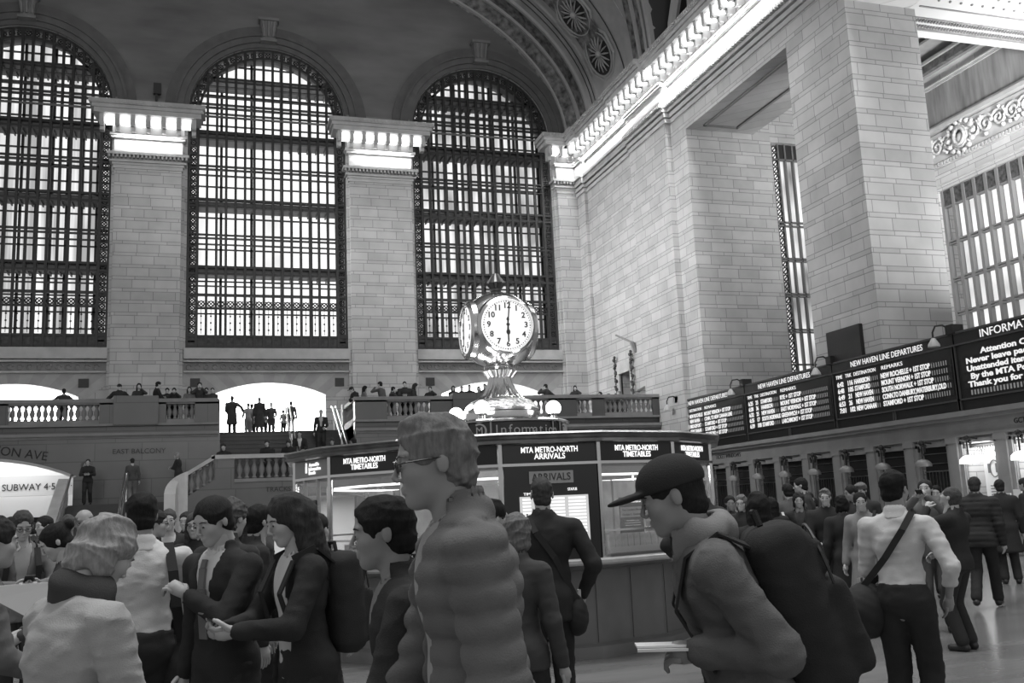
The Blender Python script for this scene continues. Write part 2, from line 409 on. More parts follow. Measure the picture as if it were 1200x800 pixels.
# ---- bright passages behind the balcony openings ----
for i, (a, b) in enumerate(ops):
    mb = MB().box((a-.4, YE+1, BF-.1), (b+.4, YE+7, BF)).box((a-.4, YE+1, 7.9), (b+.4, YE+7, 8.0)).box((a-.5, YE+1, BF), (a-.4, YE+7, 8)).box((b+.4, YE+1, BF), (b+.5, YE+7, 8)).box((a-.4, YE+7, BF), (b+.4, YE+7.1, 8))
    trim(mb, WHITEP)
    area('passage_light', ((a+b)/2, YE+3.6, 7.85), (0, 0, 0), 4, 4.5, 1000 if i == 1 else 900)
    area('passage_light', ((a+b)/2, YE+6.9, 6.4), (math.radians(90), 0, 0), 4.4, 2.6, 700 if i == 1 else 250)
# radiating blocks over the balcony openings
for (a, b) in ops:
    cx = (a+b)/2; w_ = (b-a)/2; R_ = (w_*w_+.54*.54)/(2*.54); zc = 7.42-R_
    for par in (0, 1):
        vb = MB()
        for i in range(15):
            if i % 2 != par: continue
            t0, t1 = [math.asin(w_/R_)*1.12*(-1+2*(i+j)/15) for j in (0, 1)]
            def q_(t): 
                zt = 7.84; r0 = R_; return (cx+r0*math.sin(t), zc+r0*math.cos(t)), (cx+(zt-zc)*math.tan(t)*1.25, zt)
            (A, B), (C, D) = q_(t0), q_(t1)
            vb.plate([A, C, D, B], [], YE-.012-.004*par, YE)
        trim(vb, mat('voussoir_%s' % ('light', 'dark')[par], (.37, .325)[par], .75, noise=.1, nscale=2))
# ---- balcony ----
YB = 35.5
bal_label = {}
prof = [(.05, 0), (.075, .03), (.05, .07), (.045, .1), (.085, .2), (.09, .27), (.05, .4), (.04, .44), (.06, .48), (.075, .5), (.075, .55)]
BMESH = None
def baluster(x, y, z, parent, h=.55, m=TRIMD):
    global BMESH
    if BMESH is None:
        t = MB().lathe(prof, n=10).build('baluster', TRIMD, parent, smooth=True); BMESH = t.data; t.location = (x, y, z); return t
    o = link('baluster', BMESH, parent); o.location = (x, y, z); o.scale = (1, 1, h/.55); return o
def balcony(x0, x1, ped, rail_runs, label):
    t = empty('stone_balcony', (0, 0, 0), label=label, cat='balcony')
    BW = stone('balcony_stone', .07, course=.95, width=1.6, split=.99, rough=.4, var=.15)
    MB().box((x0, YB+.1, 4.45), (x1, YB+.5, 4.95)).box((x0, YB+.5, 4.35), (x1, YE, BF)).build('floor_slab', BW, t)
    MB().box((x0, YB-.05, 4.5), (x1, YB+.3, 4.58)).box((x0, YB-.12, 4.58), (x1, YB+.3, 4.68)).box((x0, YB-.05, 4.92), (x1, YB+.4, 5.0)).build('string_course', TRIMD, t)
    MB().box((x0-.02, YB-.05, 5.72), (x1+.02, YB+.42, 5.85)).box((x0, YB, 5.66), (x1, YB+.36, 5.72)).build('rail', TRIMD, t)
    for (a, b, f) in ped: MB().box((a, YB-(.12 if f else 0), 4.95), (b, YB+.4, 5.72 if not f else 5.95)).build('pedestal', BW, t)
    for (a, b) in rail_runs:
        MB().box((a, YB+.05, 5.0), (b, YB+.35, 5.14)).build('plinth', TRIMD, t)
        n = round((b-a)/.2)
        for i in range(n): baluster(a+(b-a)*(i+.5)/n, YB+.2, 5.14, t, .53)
    return t
balcony(-12.7, .35, [(-12.7, -11.9, 0), (-6.9, -6.35, 0), (-3.55, -3.0, 0), (-3.1+.0, -1.65, 1), (-1.65, -1.4, 0), (-.45, .35, 0)], [(-11.9, -6.9), (-6.35, -3.55), (-1.4, -.45)],
        'stone balcony left of the staircase with square pedestal and turned balusters')
BR = balcony(5.15, SX, [(5.15, 6.35, 0), (8.0, 8.85, 0), (8.85, 10.9, 1), (11.0, 11.4, 0), (12.7, 13.9, 0), (14.55, 15.1, 0), (17.2, SX, 0)], [(6.35, 8.0), (11.4, 12.7), (13.9, 14.55), (15.1, 17.2)],
        'stone balcony behind the clock, reaching to the south wall')
# parapets flanking the head of the stairs
for x, lab in ((.1, 'stone parapet with balusters left of the stair head'), (5.15, 'brightly lit stone parapet with balusters right of the stair head')):
    t = empty('stair_parapet', (0, 0, 0), label=lab, cat='parapet')
    MB().box((x, YB+.4, 5.72), (x+.3, 39, 5.85)).build('rail', TRIMST, t); MB().box((x, YB+.4, 4.2), (x+.3, 39, 5.1)).build('plinth', TRIMST, t)
    MB().box((x-.04, 38.6, 4.8), (x+.34, 39.05, 5.95)).build('end_post', TRIMST, t)
    for i in range(14): baluster(x+.15, YB+.6+i*.2, 5.1, t, .62)
# lower wall under the balcony with the street passage arch
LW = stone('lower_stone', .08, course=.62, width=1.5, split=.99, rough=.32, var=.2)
wl = MB().plate([(-12.7, 0), (.4, 0), (.4, 4.5), (-12.7, 4.5)], [seg_pts(-10.2, -4.3, 0.001, 3.2, 3.86)], YB, YB+.5)
wl.plate([(5.15, 0), (SX, 0), (SX, 4.5), (5.15, 4.5)], [], YB, YB+.5)
wl.build('wall_balcony', LW, kind='structure')
trim(MB().plate(seg_pts(-10.3, -4.2, 0.0, 3.26, 3.94)[2:]+seg_pts(-10.2, -4.3, 0.001, 3.2, 3.86)[2:][::-1], [], YB-.04, YB+.02), TRIMST)
mb = MB().box((-10.6, YB+.5, 4.3), (-3.9, 42, 4.4)).box((-3.95, YB+.5, 0), (-3.85, 42, 4.3)).box((-10.7, YB+.5, 0), (-10.6, 42, 4.3))
mb.plate([(-10.6, 0), (-3.9, 0), (-3.9, 4.3), (-10.6, 4.3)], [[(-8.9, .001), (-7.1, .001), (-7.1, 1.95), (-8.9, 1.95)], [(-6.6, .6), (-5.6, .6), (-5.6, 2.0), (-6.6, 2.0)], [(-5.3, .6), (-4.7, .6), (-4.7, 1.9), (-5.3, 1.9)]], 40, 40.3)
trim(mb, WHITEP)
trim(MB().box((-10.6, 38.4, 2.75), (-3.95, 38.7, 3.45)), mat('lintel_stone', .62, .7))
MB().box((-10.6, 41.8, 0), (-3.9, 41.9, 4)).build('wall_passage', mat('shop_front', .2, .5, noise=.6, nscale=1.5), kind='structure')
area('passage_light', (-7.2, 37.5, 4.2), (0, 0, 0), 4.5, 1.6, 105); area('passage_light', (-7.2, 39.5, 4.2), (0, 0, 0), 4.5, .9, 38)
def sign(s_, size, loc, rot, lab, cat='sign', m=CARVED, **k): return text(s_, size, m, loc, rot, name='engraved_sign', label=lab, cat=cat, **k)
sign('LEXINGTON AVE', .42, (-6.62, YB-.01, 4.17), RN, 'large engraved LEXINGTON AVE lettering over the bright passage', sx=.95).rotation_euler = (math.radians(90), math.radians(9), 0)
sign('EAST BALCONY', .24, (-2.25, YB-.01, 4.04-.0), RN, 'engraved EAST BALCONY lettering under the balcony edge')
sign('PASSAGE   SUBWAY 4·5·6·7·S', .33, (-6.5, 38.38, 3.05), RN, 'engraved SUBWAY 4 5 6 7 lettering on the pale lintel inside the passage', sx=.95)
acc = MB().lathe([(.13, 0), (.13, .02)], n=20).build('access_sign', mat('engraved_disc', .06, .6), label='small round wheelchair access sign on the wall beside the passage arch', cat='sign')
acc.rotation_euler = (math.radians(90), 0, 0); acc.location = (-3.95, YB-.0, 3.62)
text('A', .16, mat('disc_mark', .4, .6), (-3.95, YB-.025, 3.62), RN, None, name='symbol').parent = acc
_o = acc.children[0]; _o.rotation_euler = (0, 0, 0); _o.location = (0, 0, .025)
# ---- stairs ----
st = empty('main_staircase', (0, 0, 0), label='broad dark stone staircase rising to the bright centre opening', cat='staircase')
STD = mat('stair_stone', .035, .5, noise=.2, nscale=2)
ns_ = 14
for i in range(ns_):
    y = 38.3-i*.31; z = BF-i*.168
    MB().box((.41, y-.33, z-.21), (5.14, y, z-.04)).box((.41, y-.36, z-.04), (5.14, y, z)).build('step', STD, st)
MB().box((.4, 38.3, 4.3), (5.14, YE-.01, BF)).build('top_floor', STD, st)
ZL = BF-ns_*.168
MB().box((-.55, 30.36, ZL-.3), (5.2, 34.1, ZL)).build('landing', STD, st)
for x in (2.85, 4.65):
    hr = empty('stair_handrail', (0, 0, 0), label='tubular metal handrail running down the middle of the stairs' if x < 3 else 'tubular metal handrail on the right side of the stairs', cat='handrail')
    for dx in (0, .16): MB().tube([(x+dx, 38.5, BF+.95), (x+dx, 38.2, BF+.95), (x+dx, 34.1, ZL+1.0), (x+dx, 33.8, ZL+1.0)], .028, 8).build('rail', METAL, hr, smooth=True)
    for y, z in ((38.4, BF), (36.2, BF-1.2), (34.1, ZL)): MB().tube([(x+.08, y, z), (x+.08, y, z+.95)], .02, 6).build('post', METAL, hr)
# landing balustrade (front, facing the hall)
t = empty('landing_balustrade', (0, 0, 0), label='stone balustrade of the stair landing, left of the booth, with a curved sloping end', cat='balustrade')
y0 = 30.0
MB().box((.1, y0-.05, 3.38), (5.8, y0+.4, 3.5)).build('rail', TRIMST, t)
MB().box((.2, y0, 0), (.75, y0+.35, 3.38)).build('post', LW, t)
MB().plate([(.75, 0), (5.8, 0), (5.8, 2.75), (.75, 2.75)], [seg_pts(1.9, 4.9, .001, 2.0, 2.3)], y0+.02, y0+.33).build('lower_wall', LW, t)
MB().box((.75, y0-.03, 2.68), (5.8, y0+.36, 2.78)).build('plinth', TRIMD, t)
for i in range(22): baluster(.9+i*.215, y0+.17, 2.78, t, .6)
# sloping part and curved newel
sl = MB()
def slab(zt0, zt1, zb0, zb1, xa, xb, ya, yb): 
    sl.add([(xa,ya,zb0),(xb,ya,zb1),(xb,yb,zb1),(xa,yb,zb0),(xa,ya,zt0),(xb,ya,zt1),(xb,yb,zt1),(xa,yb,zt0)], [(0,3,2,1),(4,5,6,7),(0,1,5,4),(1,2,6,5),(2,3,7,6),(3,0,4,7)])
slab(3.5, 3.05, 3.38, 2.93, .2, -.55, y0-.05, y0+.4); sl.build('rail', TRIMST, t)
sl = MB(); slab(2.78, 2.33, 0, 0, .2, -.55, y0, y0+.35); sl.build('lower_wall', LW, t)
for i in range(4): baluster(.08-i*.18, y0+.17, 2.7-i*.108, t, .6)
cn = MB(); pts = []
for i in range(10):
    a = PI/2*i/9; xx = -.55-.62*math.sin(a); yy = y0-.05-.8*(1-math.cos(a)); pts.append((xx, yy, 3.05-.3*i/9-.36*(i/9)**2))
for i in range(9):
    (xa, ya, za), (xb, yb, zb) = pts[i], pts[i+1]
    def off(p, i): a = PI/2*i/9; return (p[0]+.3*math.sin(a), p[1]+.4*math.cos(a))
    A = off(pts[i], i); B = off(pts[i+1], i+1)
    cn.add([(xa,ya,0),(xb,yb,0),(B[0],B[1],0),(A[0],A[1],0),(xa,ya,za),(xb,yb,zb),(B[0],B[1],zb),(A[0],A[1],za)], [(0,3,2,1),(4,5,6,7),(0,1,5,4),(2,3,7,6),(1,2,6,5),(3,0,4,7)])
cn.build('curved_newel', mat('pale_stone', .5, .35, noise=.1), t, smooth=True)
sign('TRACKS 100 TO 117', .2, (2.55, y0-.0, 2.43), RN, 'engraved TRACKS 100 TO 117 lettering under the landing balustrade')
MB().box((1.9, 34.25, 0), (4.9, 34.35, 2.2)).build('wall_trackway', WHITEP, kind='structure')
area('passage_light', (3.4, 32.2, 2.1), (0, 0, 0), 2.6, 2.2, 90)
# side flight down to the floor, left
t = empty('side_staircase', (0, 0, 0), label='stone side flight coming down towards the hall at the far left', cat='staircase')
for i in range(13):
    z = 2.2-i*.17; MB().box((-4.15, 33.2-i*.3-.3, z-.2), (-1.75, 33.2-i*.3, z)).build('step', STD, t)
MB().box((-4.15, 33.2, 1.9), (-.6, 35.4, 2.25)).build('landing', STD, t)
sl = MB(); sl.add([(-4.5,33.6,0),(-4.2,33.6,0),(-4.2,29.4,0),(-4.5,29.4,0),(-4.5,33.6,3.1),(-4.2,33.6,3.1),(-4.2,29.4,.9),(-4.5,29.4,.9)], [(0,1,2,3),(4,7,6,5),(0,4,5,1),(1,5,6,2),(2,6,7,3),(3,7,4,0)])
sl.build('parapet', mat('pale_stone', .5), t)
for x in (-4.08, -2.5, -2.42):
    MB().tube([(x, 33.6, 3.2), (x, 33.2, 3.2), (x, 29.5, 1.05)], .03, 8).build('handrail', METAL, t, smooth=True)
for y, z in ((33.2, 3.2), (31.4, 2.1), (29.6, 1.1)): MB().tube([(-2.46, y, z-1), (-2.46, y, z)], .025, 6).build('post', METAL, t)
MB().tube([(-.9, 34.9, 2.25), (-.9, 34.9, 3.05), (-.55, 34.8, 3.15), (.1, 34.7, 3.5)], .03, 8).build('handrail', METAL, t, smooth=True)
for (x, z) in ((-1.55, 3.55), (-2.55, 3.1), (-2.9, 2.55)): pass

# ================= south wall =================
op = [(25.05, 32.0), (15.0, 22.0)]
hl = [[(a, 3.45), (b, 3.45), (b, 15.86), (a, 15.86)] for a, b in op]
hl.append([(34.4, BF)]+[(37.9, BF)]+[(37.9-3.5*i/8, 6.2+.22*math.sin(PI*i/8)) for i in range(9)])
hl.append([(38.15, BF), (39.3, BF), (39.3, 7.2), (38.15, 7.2)])
for k in range(-3, 11):
    yc = 17.33+1.565*k; hl.append([(yc-.5, 1.1), (yc+.5, 1.1), (yc+.5, 2.64), (yc-.5, 2.64)])
ws = MB().plate([(8, 0), (43.2, 0), (43.2, 19.4), (8, 19.4)], hl, SX, SX+2.5, axis='x')
ws.box((SX+1.0, 31.998, 3.5), (21.5, 34.0, 19)); ws.box((SX+2.5, 22, 15.86), (SX+3, 34, 18))
ws.build('wall_south', STONE, kind='structure')
MB().box((SX-.25, 33.25, 0), (SX, 36.7, 16.9)).plate([(36.7, 0), (43.2, 0), (43.2, 16.9), (36.7, 16.9)], [hl[3], [(36.71, BF), (37.9, BF), (37.9, 6.25), (36.71, 6.4)]], SX-.17, SX, axis='x').box((SX-.32, 41.9, 0), (SX, 43.2, 16.9)).build('trim_%d' % (n_tr[0]+1), STONE, kind='structure'); n_tr[0] += 1
trim(MB().box((SX+.4, 34, BF), (SX+.5, 38.2, 7)), emis('lit_recess', 1.0, 1.1))
# entablature along Y
mb = MB()
def stx(p, z0, z1, a=8, b=43.2): mb.box((SX-p, a, z0), (SX+.2, b, z1))
for (a, b, q) in ((8, 33.1, 0), (33.1, 36.75, .25), (36.75, 41.8, .17), (41.8, 43.2, .33)):
    for (p, z0, z1) in ((.06, 16.55, 16.72), (.1, 16.78, 16.95), (.18, 17.0, 17.08), (.26, 17.28, 17.42), (.14, 17.08, 17.28), (.05, 17.42, 18.1), (.18, 18.1, 18.2), (.24, 18.2, 18.3), (.12, 18.3, 18.95)): stx(p+q, z0, z1, a, b)
for (a, b, q) in ((8, 33.7, 0), (33.7, 37.2, .2), (37.2, 41.0, .12), (41.0, 43.2, .28)):
    for (p, z0, z1) in ((.82, 18.95, 19.15), (.9, 19.15, 19.3), (1.0, 19.3, 19.5)): stx(p+q, z0, z1, a, b)
for i in range(170):
    y = 16+i*.16; mb.box((SX-.32-(0.25 if 33.1 < y < 36.7 else 0), y-.045, 17.16), (SX-.1, y+.045, 17.28))
    mb.box((SX-1.04-(.2 if y > 33.7 else 0), y-.05, 19.33), (SX-.9, y+.05, 19.44))
co = trim(mb, TRIMST)
def q_at(y): return 0 if y < 33.4 else (.2 if y < 37 else (.12 if y < 41.5 else .28))
y = 42.0; k = 0; BRM = None; LMM = None
while y > 15:
    q = q_at(y)
    if BRM is None:
        o = MB().box((-.70, -.09, 18.5), (-.1, .09, 18.95)).box((-.42, -.09, 18.3), (-.1, .09, 18.5)).tube([(-.62, -.09, 18.55), (-.62, .09, 18.55)], .09, 8).build('bracket', TRIMST, co); BRM = o.data
        o2 = MB().box((-.66, -.17, 18.58), (-.2, .17, 18.85)).build('lamp_cover', BULB, co); LMM = o2.data
    else: o = link('bracket', BRM, co); o2 = link('lamp_cover', LMM, co)
    o.location = (SX-q-.05, y, 0); o2.location = (SX-q-.05, y-.3, 0); y -= .6
# soffit panel of the opening
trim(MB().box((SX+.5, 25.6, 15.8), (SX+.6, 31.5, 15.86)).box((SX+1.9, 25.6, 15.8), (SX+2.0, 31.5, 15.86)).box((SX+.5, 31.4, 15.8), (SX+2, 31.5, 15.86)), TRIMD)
# annex beyond the piers
XF = 27.0
fw = MB().plate([(10, 0), (34, 0), (34, 20), (10, 20)], [[(14.5, 4), (29.3, 4), (29.3, 12.9), (14.5, 12.9)]], XF, XF+.8, axis='x'); fw.build('wall_annex', STONE, kind='structure')
mb = MB()
for (p, z0, z1) in ((.05, 13.1, 13.15), (.12, 13.75, 13.95), (.3, 15.15, 15.3), (.2, 15.3, 15.42), (.12, 16.95, 17.05), (.2, 17.05, 17.1), (.3, 17.4, 17.5), (.6, 17.8, 17.9), (1.1, 18.3, 18.4), (1.3, 18.6, 18.75)): mb.box((XF-p, 10, z0), (XF, 34, z1))
for i in range(110): y = 14+i*.16; mb.box((XF-.2, y-.05, 13.78), (XF, y+.05, 13.92))
trim(mb, TRIMST)
trim(MB().box((XF-.06, 10, 15.42), (XF, 34, 16.95)), mat('annex_render', .25, .8, noise=.3, nscale=1.5, stretch=(1, 3, .4)))
trim(MB().box((XF-.5, 10, 17.5), (XF, 34, 17.8)), ORN)
fz = MB(); fz.box((XF-.06, 10, 14.0), (XF, 34, 15.1))
for i in range(30):
    yc = 27.67+(i-18)*.62; 
    if abs(yc-27.67) < .5: continue
    s_ = 1 if i % 2 else -1
    fz.tube([(XF-.12, yc+r_*math.cos(t)*s_, 14.55+r_*math.sin(t)) for t, r_ in zip(np.linspace(0, 11, 20), np.linspace(.36, .05, 20))], .06, 6)
    for j in range(5):
        a = random.random()*6.28; fz.sphere((XF-.14, yc+.34*math.cos(a), 14.55+.38*math.sin(a)), .085, 6, 5)
for r_, d in ((.52, .1), (.4, .16), (.3, .22)):
    fz.tube([(XF-d, 27.67+r_*math.cos(t)*.85, 14.55+r_*math.sin(t)) for t in np.linspace(0, 2*PI, 21)[:-1]], .06, 6, close=True)
fz.sphere((XF-.12, 27.67, 14.5), .22, 12, 8, (.6, 1, 1))
for i in range(14):
    a = 2*PI*i/14; fz.sphere((XF-.15, 27.67+.62*math.cos(a), 14.55+.6*math.sin(a)), .11, 7, 5)
trim(fz, TRIMST, smooth=True)
# annex window
wr = empty('window_4', (0, 0, 0), kind='structure')
b4 = MB(); i = 0; y = 29.25
while y > 14.5: b4.box((XF+.1, y-.07, 4), (XF+.3, y+.07, 12.9)); y -= .55
b4.build('vertical_bars', mat('grey_iron', .16, .5), wr)
r4 = MB()
for z in (12.24, 10.87, 10.77, 9.43, 9.33, 8.12, 8.02, 6.7, 6.6): r4.box((XF+.12, 14.5, z-.03), (XF+.28, 29.3, z+.03))
r4.build('cross_rails', MATS['grey_iron'], wr)
MB().box((XF+.14, 14.5, 12.27), (XF+.2, 29.3, 12.9)).build('foot_panel', mat('cast_panel_2', .05, .6, noise=.8, nscale=7), wr)
MB().box((XF+.6, 14, 3.5), (XF+.62, 29.6, 13)).build('pane', G4, wr)
# beam and coffered soffit of the annex
mb = MB().box((SX+2.3, 17, 15.855), (XF, 23.5, 17.5)); trim(mb, mat('soffit_plaster', .55, .8))
mb = MB()
for i in range(17):
    for j in range(9):
        x = 20.6+i*.4; yy = 18.0+j*.42; mb.sphere((x+(.2 if j % 2 else 0), yy, 15.84), .045, 6, 4)
for yy in (22.45, 22.75): 
    for i in range(60): mb.box((20.3+i*.11, yy, 15.8), (20.36+i*.11, yy+.12, 15.86))
mb.box((20.25, 22.35, 15.82), (XF, 22.4, 15.86)).box((20.25, 22.95, 15.8), (XF, 23.02, 15.86)).box((20.25, 21.75, 15.82), (XF, 21.8, 15.86))
trim(mb, TRIMD)
MB().box((SX+2.5, 23.5, 18.9), (XF, 34, 19.1)).build('ceiling_annex', mat('dark_ceiling', .03, .8), kind='structure')
# window in the annex end wall beyond the left opening
mb = MB().plate([(21.4, 0), (XF, 0), (XF, 19), (21.4, 19)], [[(21.75, 5), (23.3, 5), (23.3, 15.75), (21.75, 15.75)]], 32.35, 32.8); mb.build('wall_annex_end', STONE, kind='structure')
wr = empty('window_5', (0, 0, 0), kind='structure')
b5 = MB()
for x in (21.78, 22.1, 22.42, 22.78, 23.2): b5.box((x-.035, 32.4, 5), (x+.035, 32.55, 15.7))
for z in (15.05, 12.4, 12.25, 10.9, 10.8, 9.45, 9.35, 8.0, 7.9, 6.6): b5.box((21.75, 32.4, z-.03), (23.3, 32.55, z+.03))
b5.build('bars', MATS['grey_iron'], wr)
l5 = MB(); z = 5.3
while z < 15.7:
    l5.tube([(21.94+.11*math.cos(t), 32.45, z+.13*math.sin(t)) for t in np.linspace(0, 2*PI, 9)[:-1]], .03, 4, close=True); l5.bar((21.84, 32.45, z-.12), (22.04, 32.45, z+.12), .04); z += .3
for x in (22.26, 22.6, 22.98): l5.box((x-.17, 32.44, 15.1), (x+.17, 32.5, 15.7))
l5.build('scroll_lattice', IRON, wr, kind='stuff')
MB().box((21.7, 32.75, 4.9), (23.4, 32.8, 15.8)).build('pane', glow_mat('street_light_end', .12, 1.1, .9, .3), wr)
# doorway on the balcony with carved jambs and a lamp arm
d = empty('door_1', (0, 0, 0), kind='structure')
MB().box((SX-.3, 38.05, 7.2), (SX-.1, 39.4, 7.75)).box((SX-.26, 38.0, BF), (SX-.1, 38.16, 7.2)).box((SX-.26, 39.3, BF), (SX-.1, 39.45, 7.2)).build('door_frame', TRIMST, d)
MB().box((SX+.4, 38, BF), (SX+.5, 39.4, 7.3)).build('door_leaf', mat('door_grey', .3, .6), d)
for yy in (37.85, 39.6):
    g = MB()
    for i in range(16): g.sphere((SX-.3, yy+.06*math.sin(i*1.9), 6.2+i*.12), .07+.03*math.sin(i*2.3), 6, 5)
    g.build('carved_garland', mat('dark_carving', .06, .6), empty('wall_garland', (0, 0, 0), label='dark carved hanging garland %s of the balcony doorway' % ('right' if yy < 38.5 else 'left'), cat='carving'))
la = empty('wall_lamp_arm', (0, 0, 0), label='wall mounted flood lamp on a bent arm above the balcony doorway', cat='lamp')
MB().bar((SX-.2, 37.55, 7.9), (SX-.35, 37.55, 8.35), .14).build('housing', mat('lamp_grey', .2, .5), la); MB().bar((SX-.3, 37.6, 8.35), (SX-.6, 38.6, 8.85), .07).build('arm', MATS['lamp_grey'], la)
# dark screen on the pier
scn = MB().box((SX-.12, 22.75, 5.35), (SX, 24.3, 6.3)).build('wall_screen', BLACK, label='blank dark rectangular screen on the big pier above the boards', cat='screen')

# ================= vault =================
VA = 15.3; VB = 9.7; VC = 2.53; VZ = 19.5
def vpt(th, y, d=0.0): return (VC+(VA-d)*math.cos(th), y, VZ+(VB-d)*math.sin(th))
LYC = 28.2; LR = 5.7
def ylim(th):
    z = VB*math.sin(th); return LYC+math.sqrt(LR*LR-z*z) if z < LR and th < PI/2 else None
VTR = mat('vault_trim', .42, .7)
STUCCO2 = mat('vault_stone', .42, .8, noise=.15, nscale=1.2)
VORN = mat('vault_relief', .17, .75, noise=.75, nscale=3.2, bump=1.0, bscale=5)
bands = [  # y from, y to, depths at both edges, material
 (42.45, 43.15, .15, .85, VORN), (42.95, 43.18, .75, .8, VTR), (42.3, 42.45, .25, .25, VTR), (41.35, 42.3, .1, .1, VORN), (41.2, 41.35, .2, .2, VTR), (40.12, 41.2, .05, .05, STUCCO2),
 (40.0, 40.12, .14, .14, VTR), (35.6, 40.0, .02, .02, STUCCO2)]
NTH = 64
for bi, (ya, yb, da, db, mm) in enumerate(bands):
    vs = []; fs = []
    for i in range(NTH+1):
        th = PI*i/NTH
        for (yy, dd) in ((ya, 0), (ya, da), (yb, db), (yb, 0)): vs.append(vpt(th, yy, dd))
    for i in range(NTH):
        for j in range(3): fs.append((i*4+j, i*4+j+1, i*4+4+j+1, i*4+4+j))
    o = MB().add(vs, fs).build('ceiling' if bi == 0 else 'trim_%d' % (n_tr[0]+1), mm, smooth=True, kind='structure'); n_tr[0] += bi > 0
gm = MB()
for k in range(8):
    for yy in (37.55, 39.5):
        t0 = math.radians(15.7+11.8*(k+.5)); q = [vpt(t0-.045, 38.5, .08), vpt(t0-.09, yy, .08), vpt(t0+.09, yy, .08), vpt(t0+.045, 38.5, .08)]; gm.add(q, [(0, 1, 2, 3)])
trim(gm, VORN)
for yy in (36.95, 40.4, 40.75):
    trim(MB().tube([vpt(math.radians(6)+(PI-.2)*i/60, yy, .06) for i in range(60)], .03, 4), mat('groove_line', .05, .8))
# vault beyond, cut by the arched lunette
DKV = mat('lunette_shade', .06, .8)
for side in (1,):
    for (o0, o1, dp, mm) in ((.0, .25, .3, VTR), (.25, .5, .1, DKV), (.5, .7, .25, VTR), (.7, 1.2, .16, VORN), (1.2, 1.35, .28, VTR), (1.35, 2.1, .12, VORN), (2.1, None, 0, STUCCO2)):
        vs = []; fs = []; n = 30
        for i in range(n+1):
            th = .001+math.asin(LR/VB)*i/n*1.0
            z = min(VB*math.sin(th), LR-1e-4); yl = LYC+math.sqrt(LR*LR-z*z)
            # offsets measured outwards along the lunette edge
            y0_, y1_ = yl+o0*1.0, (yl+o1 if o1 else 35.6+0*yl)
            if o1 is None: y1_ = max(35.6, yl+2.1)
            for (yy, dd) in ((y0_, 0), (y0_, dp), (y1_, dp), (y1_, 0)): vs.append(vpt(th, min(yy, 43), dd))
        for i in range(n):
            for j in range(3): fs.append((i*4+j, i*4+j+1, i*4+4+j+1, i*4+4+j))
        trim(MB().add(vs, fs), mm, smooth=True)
vs = []; fs = []
th0 = math.asin(LR/VB)
for i in range(25):
    th = th0+(PI-th0)*i/24
    for yy in (22.0, 35.6): vs.append(vpt(th, yy, 0))
for i in range(24): fs.append((i*2, i*2+1, i*2+3, i*2+2))
trim(MB().add(vs, fs), STUCCO2, smooth=True)
# lunette recess: barrel running outwards, end wall with a grille
vs = []; fs = []
for i in range(25):
    a = PI*i/24; z = LR*math.sin(a); xin = VC+VA*math.sqrt(max(0, 1-(z/VB)**2))
    for xx in (xin-.1, 19.2): vs.append((max(xx, xin-.1), LYC+LR*math.cos(a), VZ+z))
for i in range(24): fs.append((i*2, i*2+1, i*2+3, i*2+2))
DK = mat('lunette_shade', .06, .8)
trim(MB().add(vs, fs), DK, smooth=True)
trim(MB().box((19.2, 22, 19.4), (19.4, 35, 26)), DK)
g = empty('window_6', (0, 0, 0), kind='structure'); gb = MB()
for i in range(12): gb.box((18.95, 24.6+i*.62, 19.4), (19.05, 24.72+i*.62, 24.2))
gb.build('bars', mat('lunette_bar', .3, .5), g)
trim(MB().tube([(18.3, 33.6-.0, 19.5), (18.2, 33.2, 21), (18.1, 31.8, 23.2)], .22, 8).tube([(18.6, 32.4, 19.5), (18.4, 32.0, 21.5), (18.1, 30.9, 23.4)], .14, 8), VTR, smooth=True)
# octagonal rosettes on the vault
for k in range(9):
    th = math.radians(15.7)+k*math.radians(11.8); yc = 38.5; p = np.array(vpt(th, yc)); nrm = _n(np.array([-math.cos(th)/VA, 0, -math.sin(th)/VB])); tt = np.cross(nrm, [0, 1., 0])
    r = MB()
    def disc(rad, n, d, r0=0):
        pass
    def ringp(ra, da, n=8, ph=PI/8): return [p+nrm*da+(tt*math.cos(2*PI*i/n+ph)*1.0+np.array([0, 1., 0])*math.sin(2*PI*i/n+ph))*ra for i in range(n)]
    r.tube(ringp(1.26, .1), .07, 6, close=True); r.tube(ringp(1.03, .12, 24, 0), .05, 6, close=True)
    c_ = MB(); q = ringp(1.02, .09, 20, 0); c_.add(q+[p+nrm*.09], [(i, (i+1) % 20, 20) for i in range(20)])
    t = empty('ceiling_rosette', (0, 0, 0), label='carved octagonal rosette on the vault', cat='rosette')
    t['label'] = ['lowest carved octagonal rosette on the vault, just above the south cornice', 'carved octagonal rosette on the vault, second up from the south cornice'][k] if k < 2 else 'carved octagonal rosette on the vault above the picture frame'
    if k > 1: t['group'] = 'rosettes higher on the vault'
    r.build('moulding', VTR, t, smooth=True); c_.build('panel', mat('rosette_dark', .035, .8), t)
    f_ = MB()
    for i in range(16):
        a = 2*PI*i/16; dv = tt*math.cos(a)+np.array([0, 1., 0])*math.sin(a)
        f_.tube([p+nrm*.12+dv*.15, p+nrm*.16+dv*.52, p+nrm*.12+dv*.85], [.02, .05, .02], 5)
    f_.sphere(tuple(p+nrm*.15), .16, 10, 7); f_.build('petals', VTR, t, smooth=True)
# small surveillance fitting over the left capital
cf = empty('wall_fitting', (0, 0, 0), label='small black fitting standing on the left capital ledge', cat='fitting')
MB().box((-2.35, YE-.5, 19.6), (-2.25, YE-.4, 20.5)).build('post', IRON, cf); MB().box((-2.42, YE-.6, 20.2), (-2.1, YE-.4, 20.7)).build('head', IRON, cf)
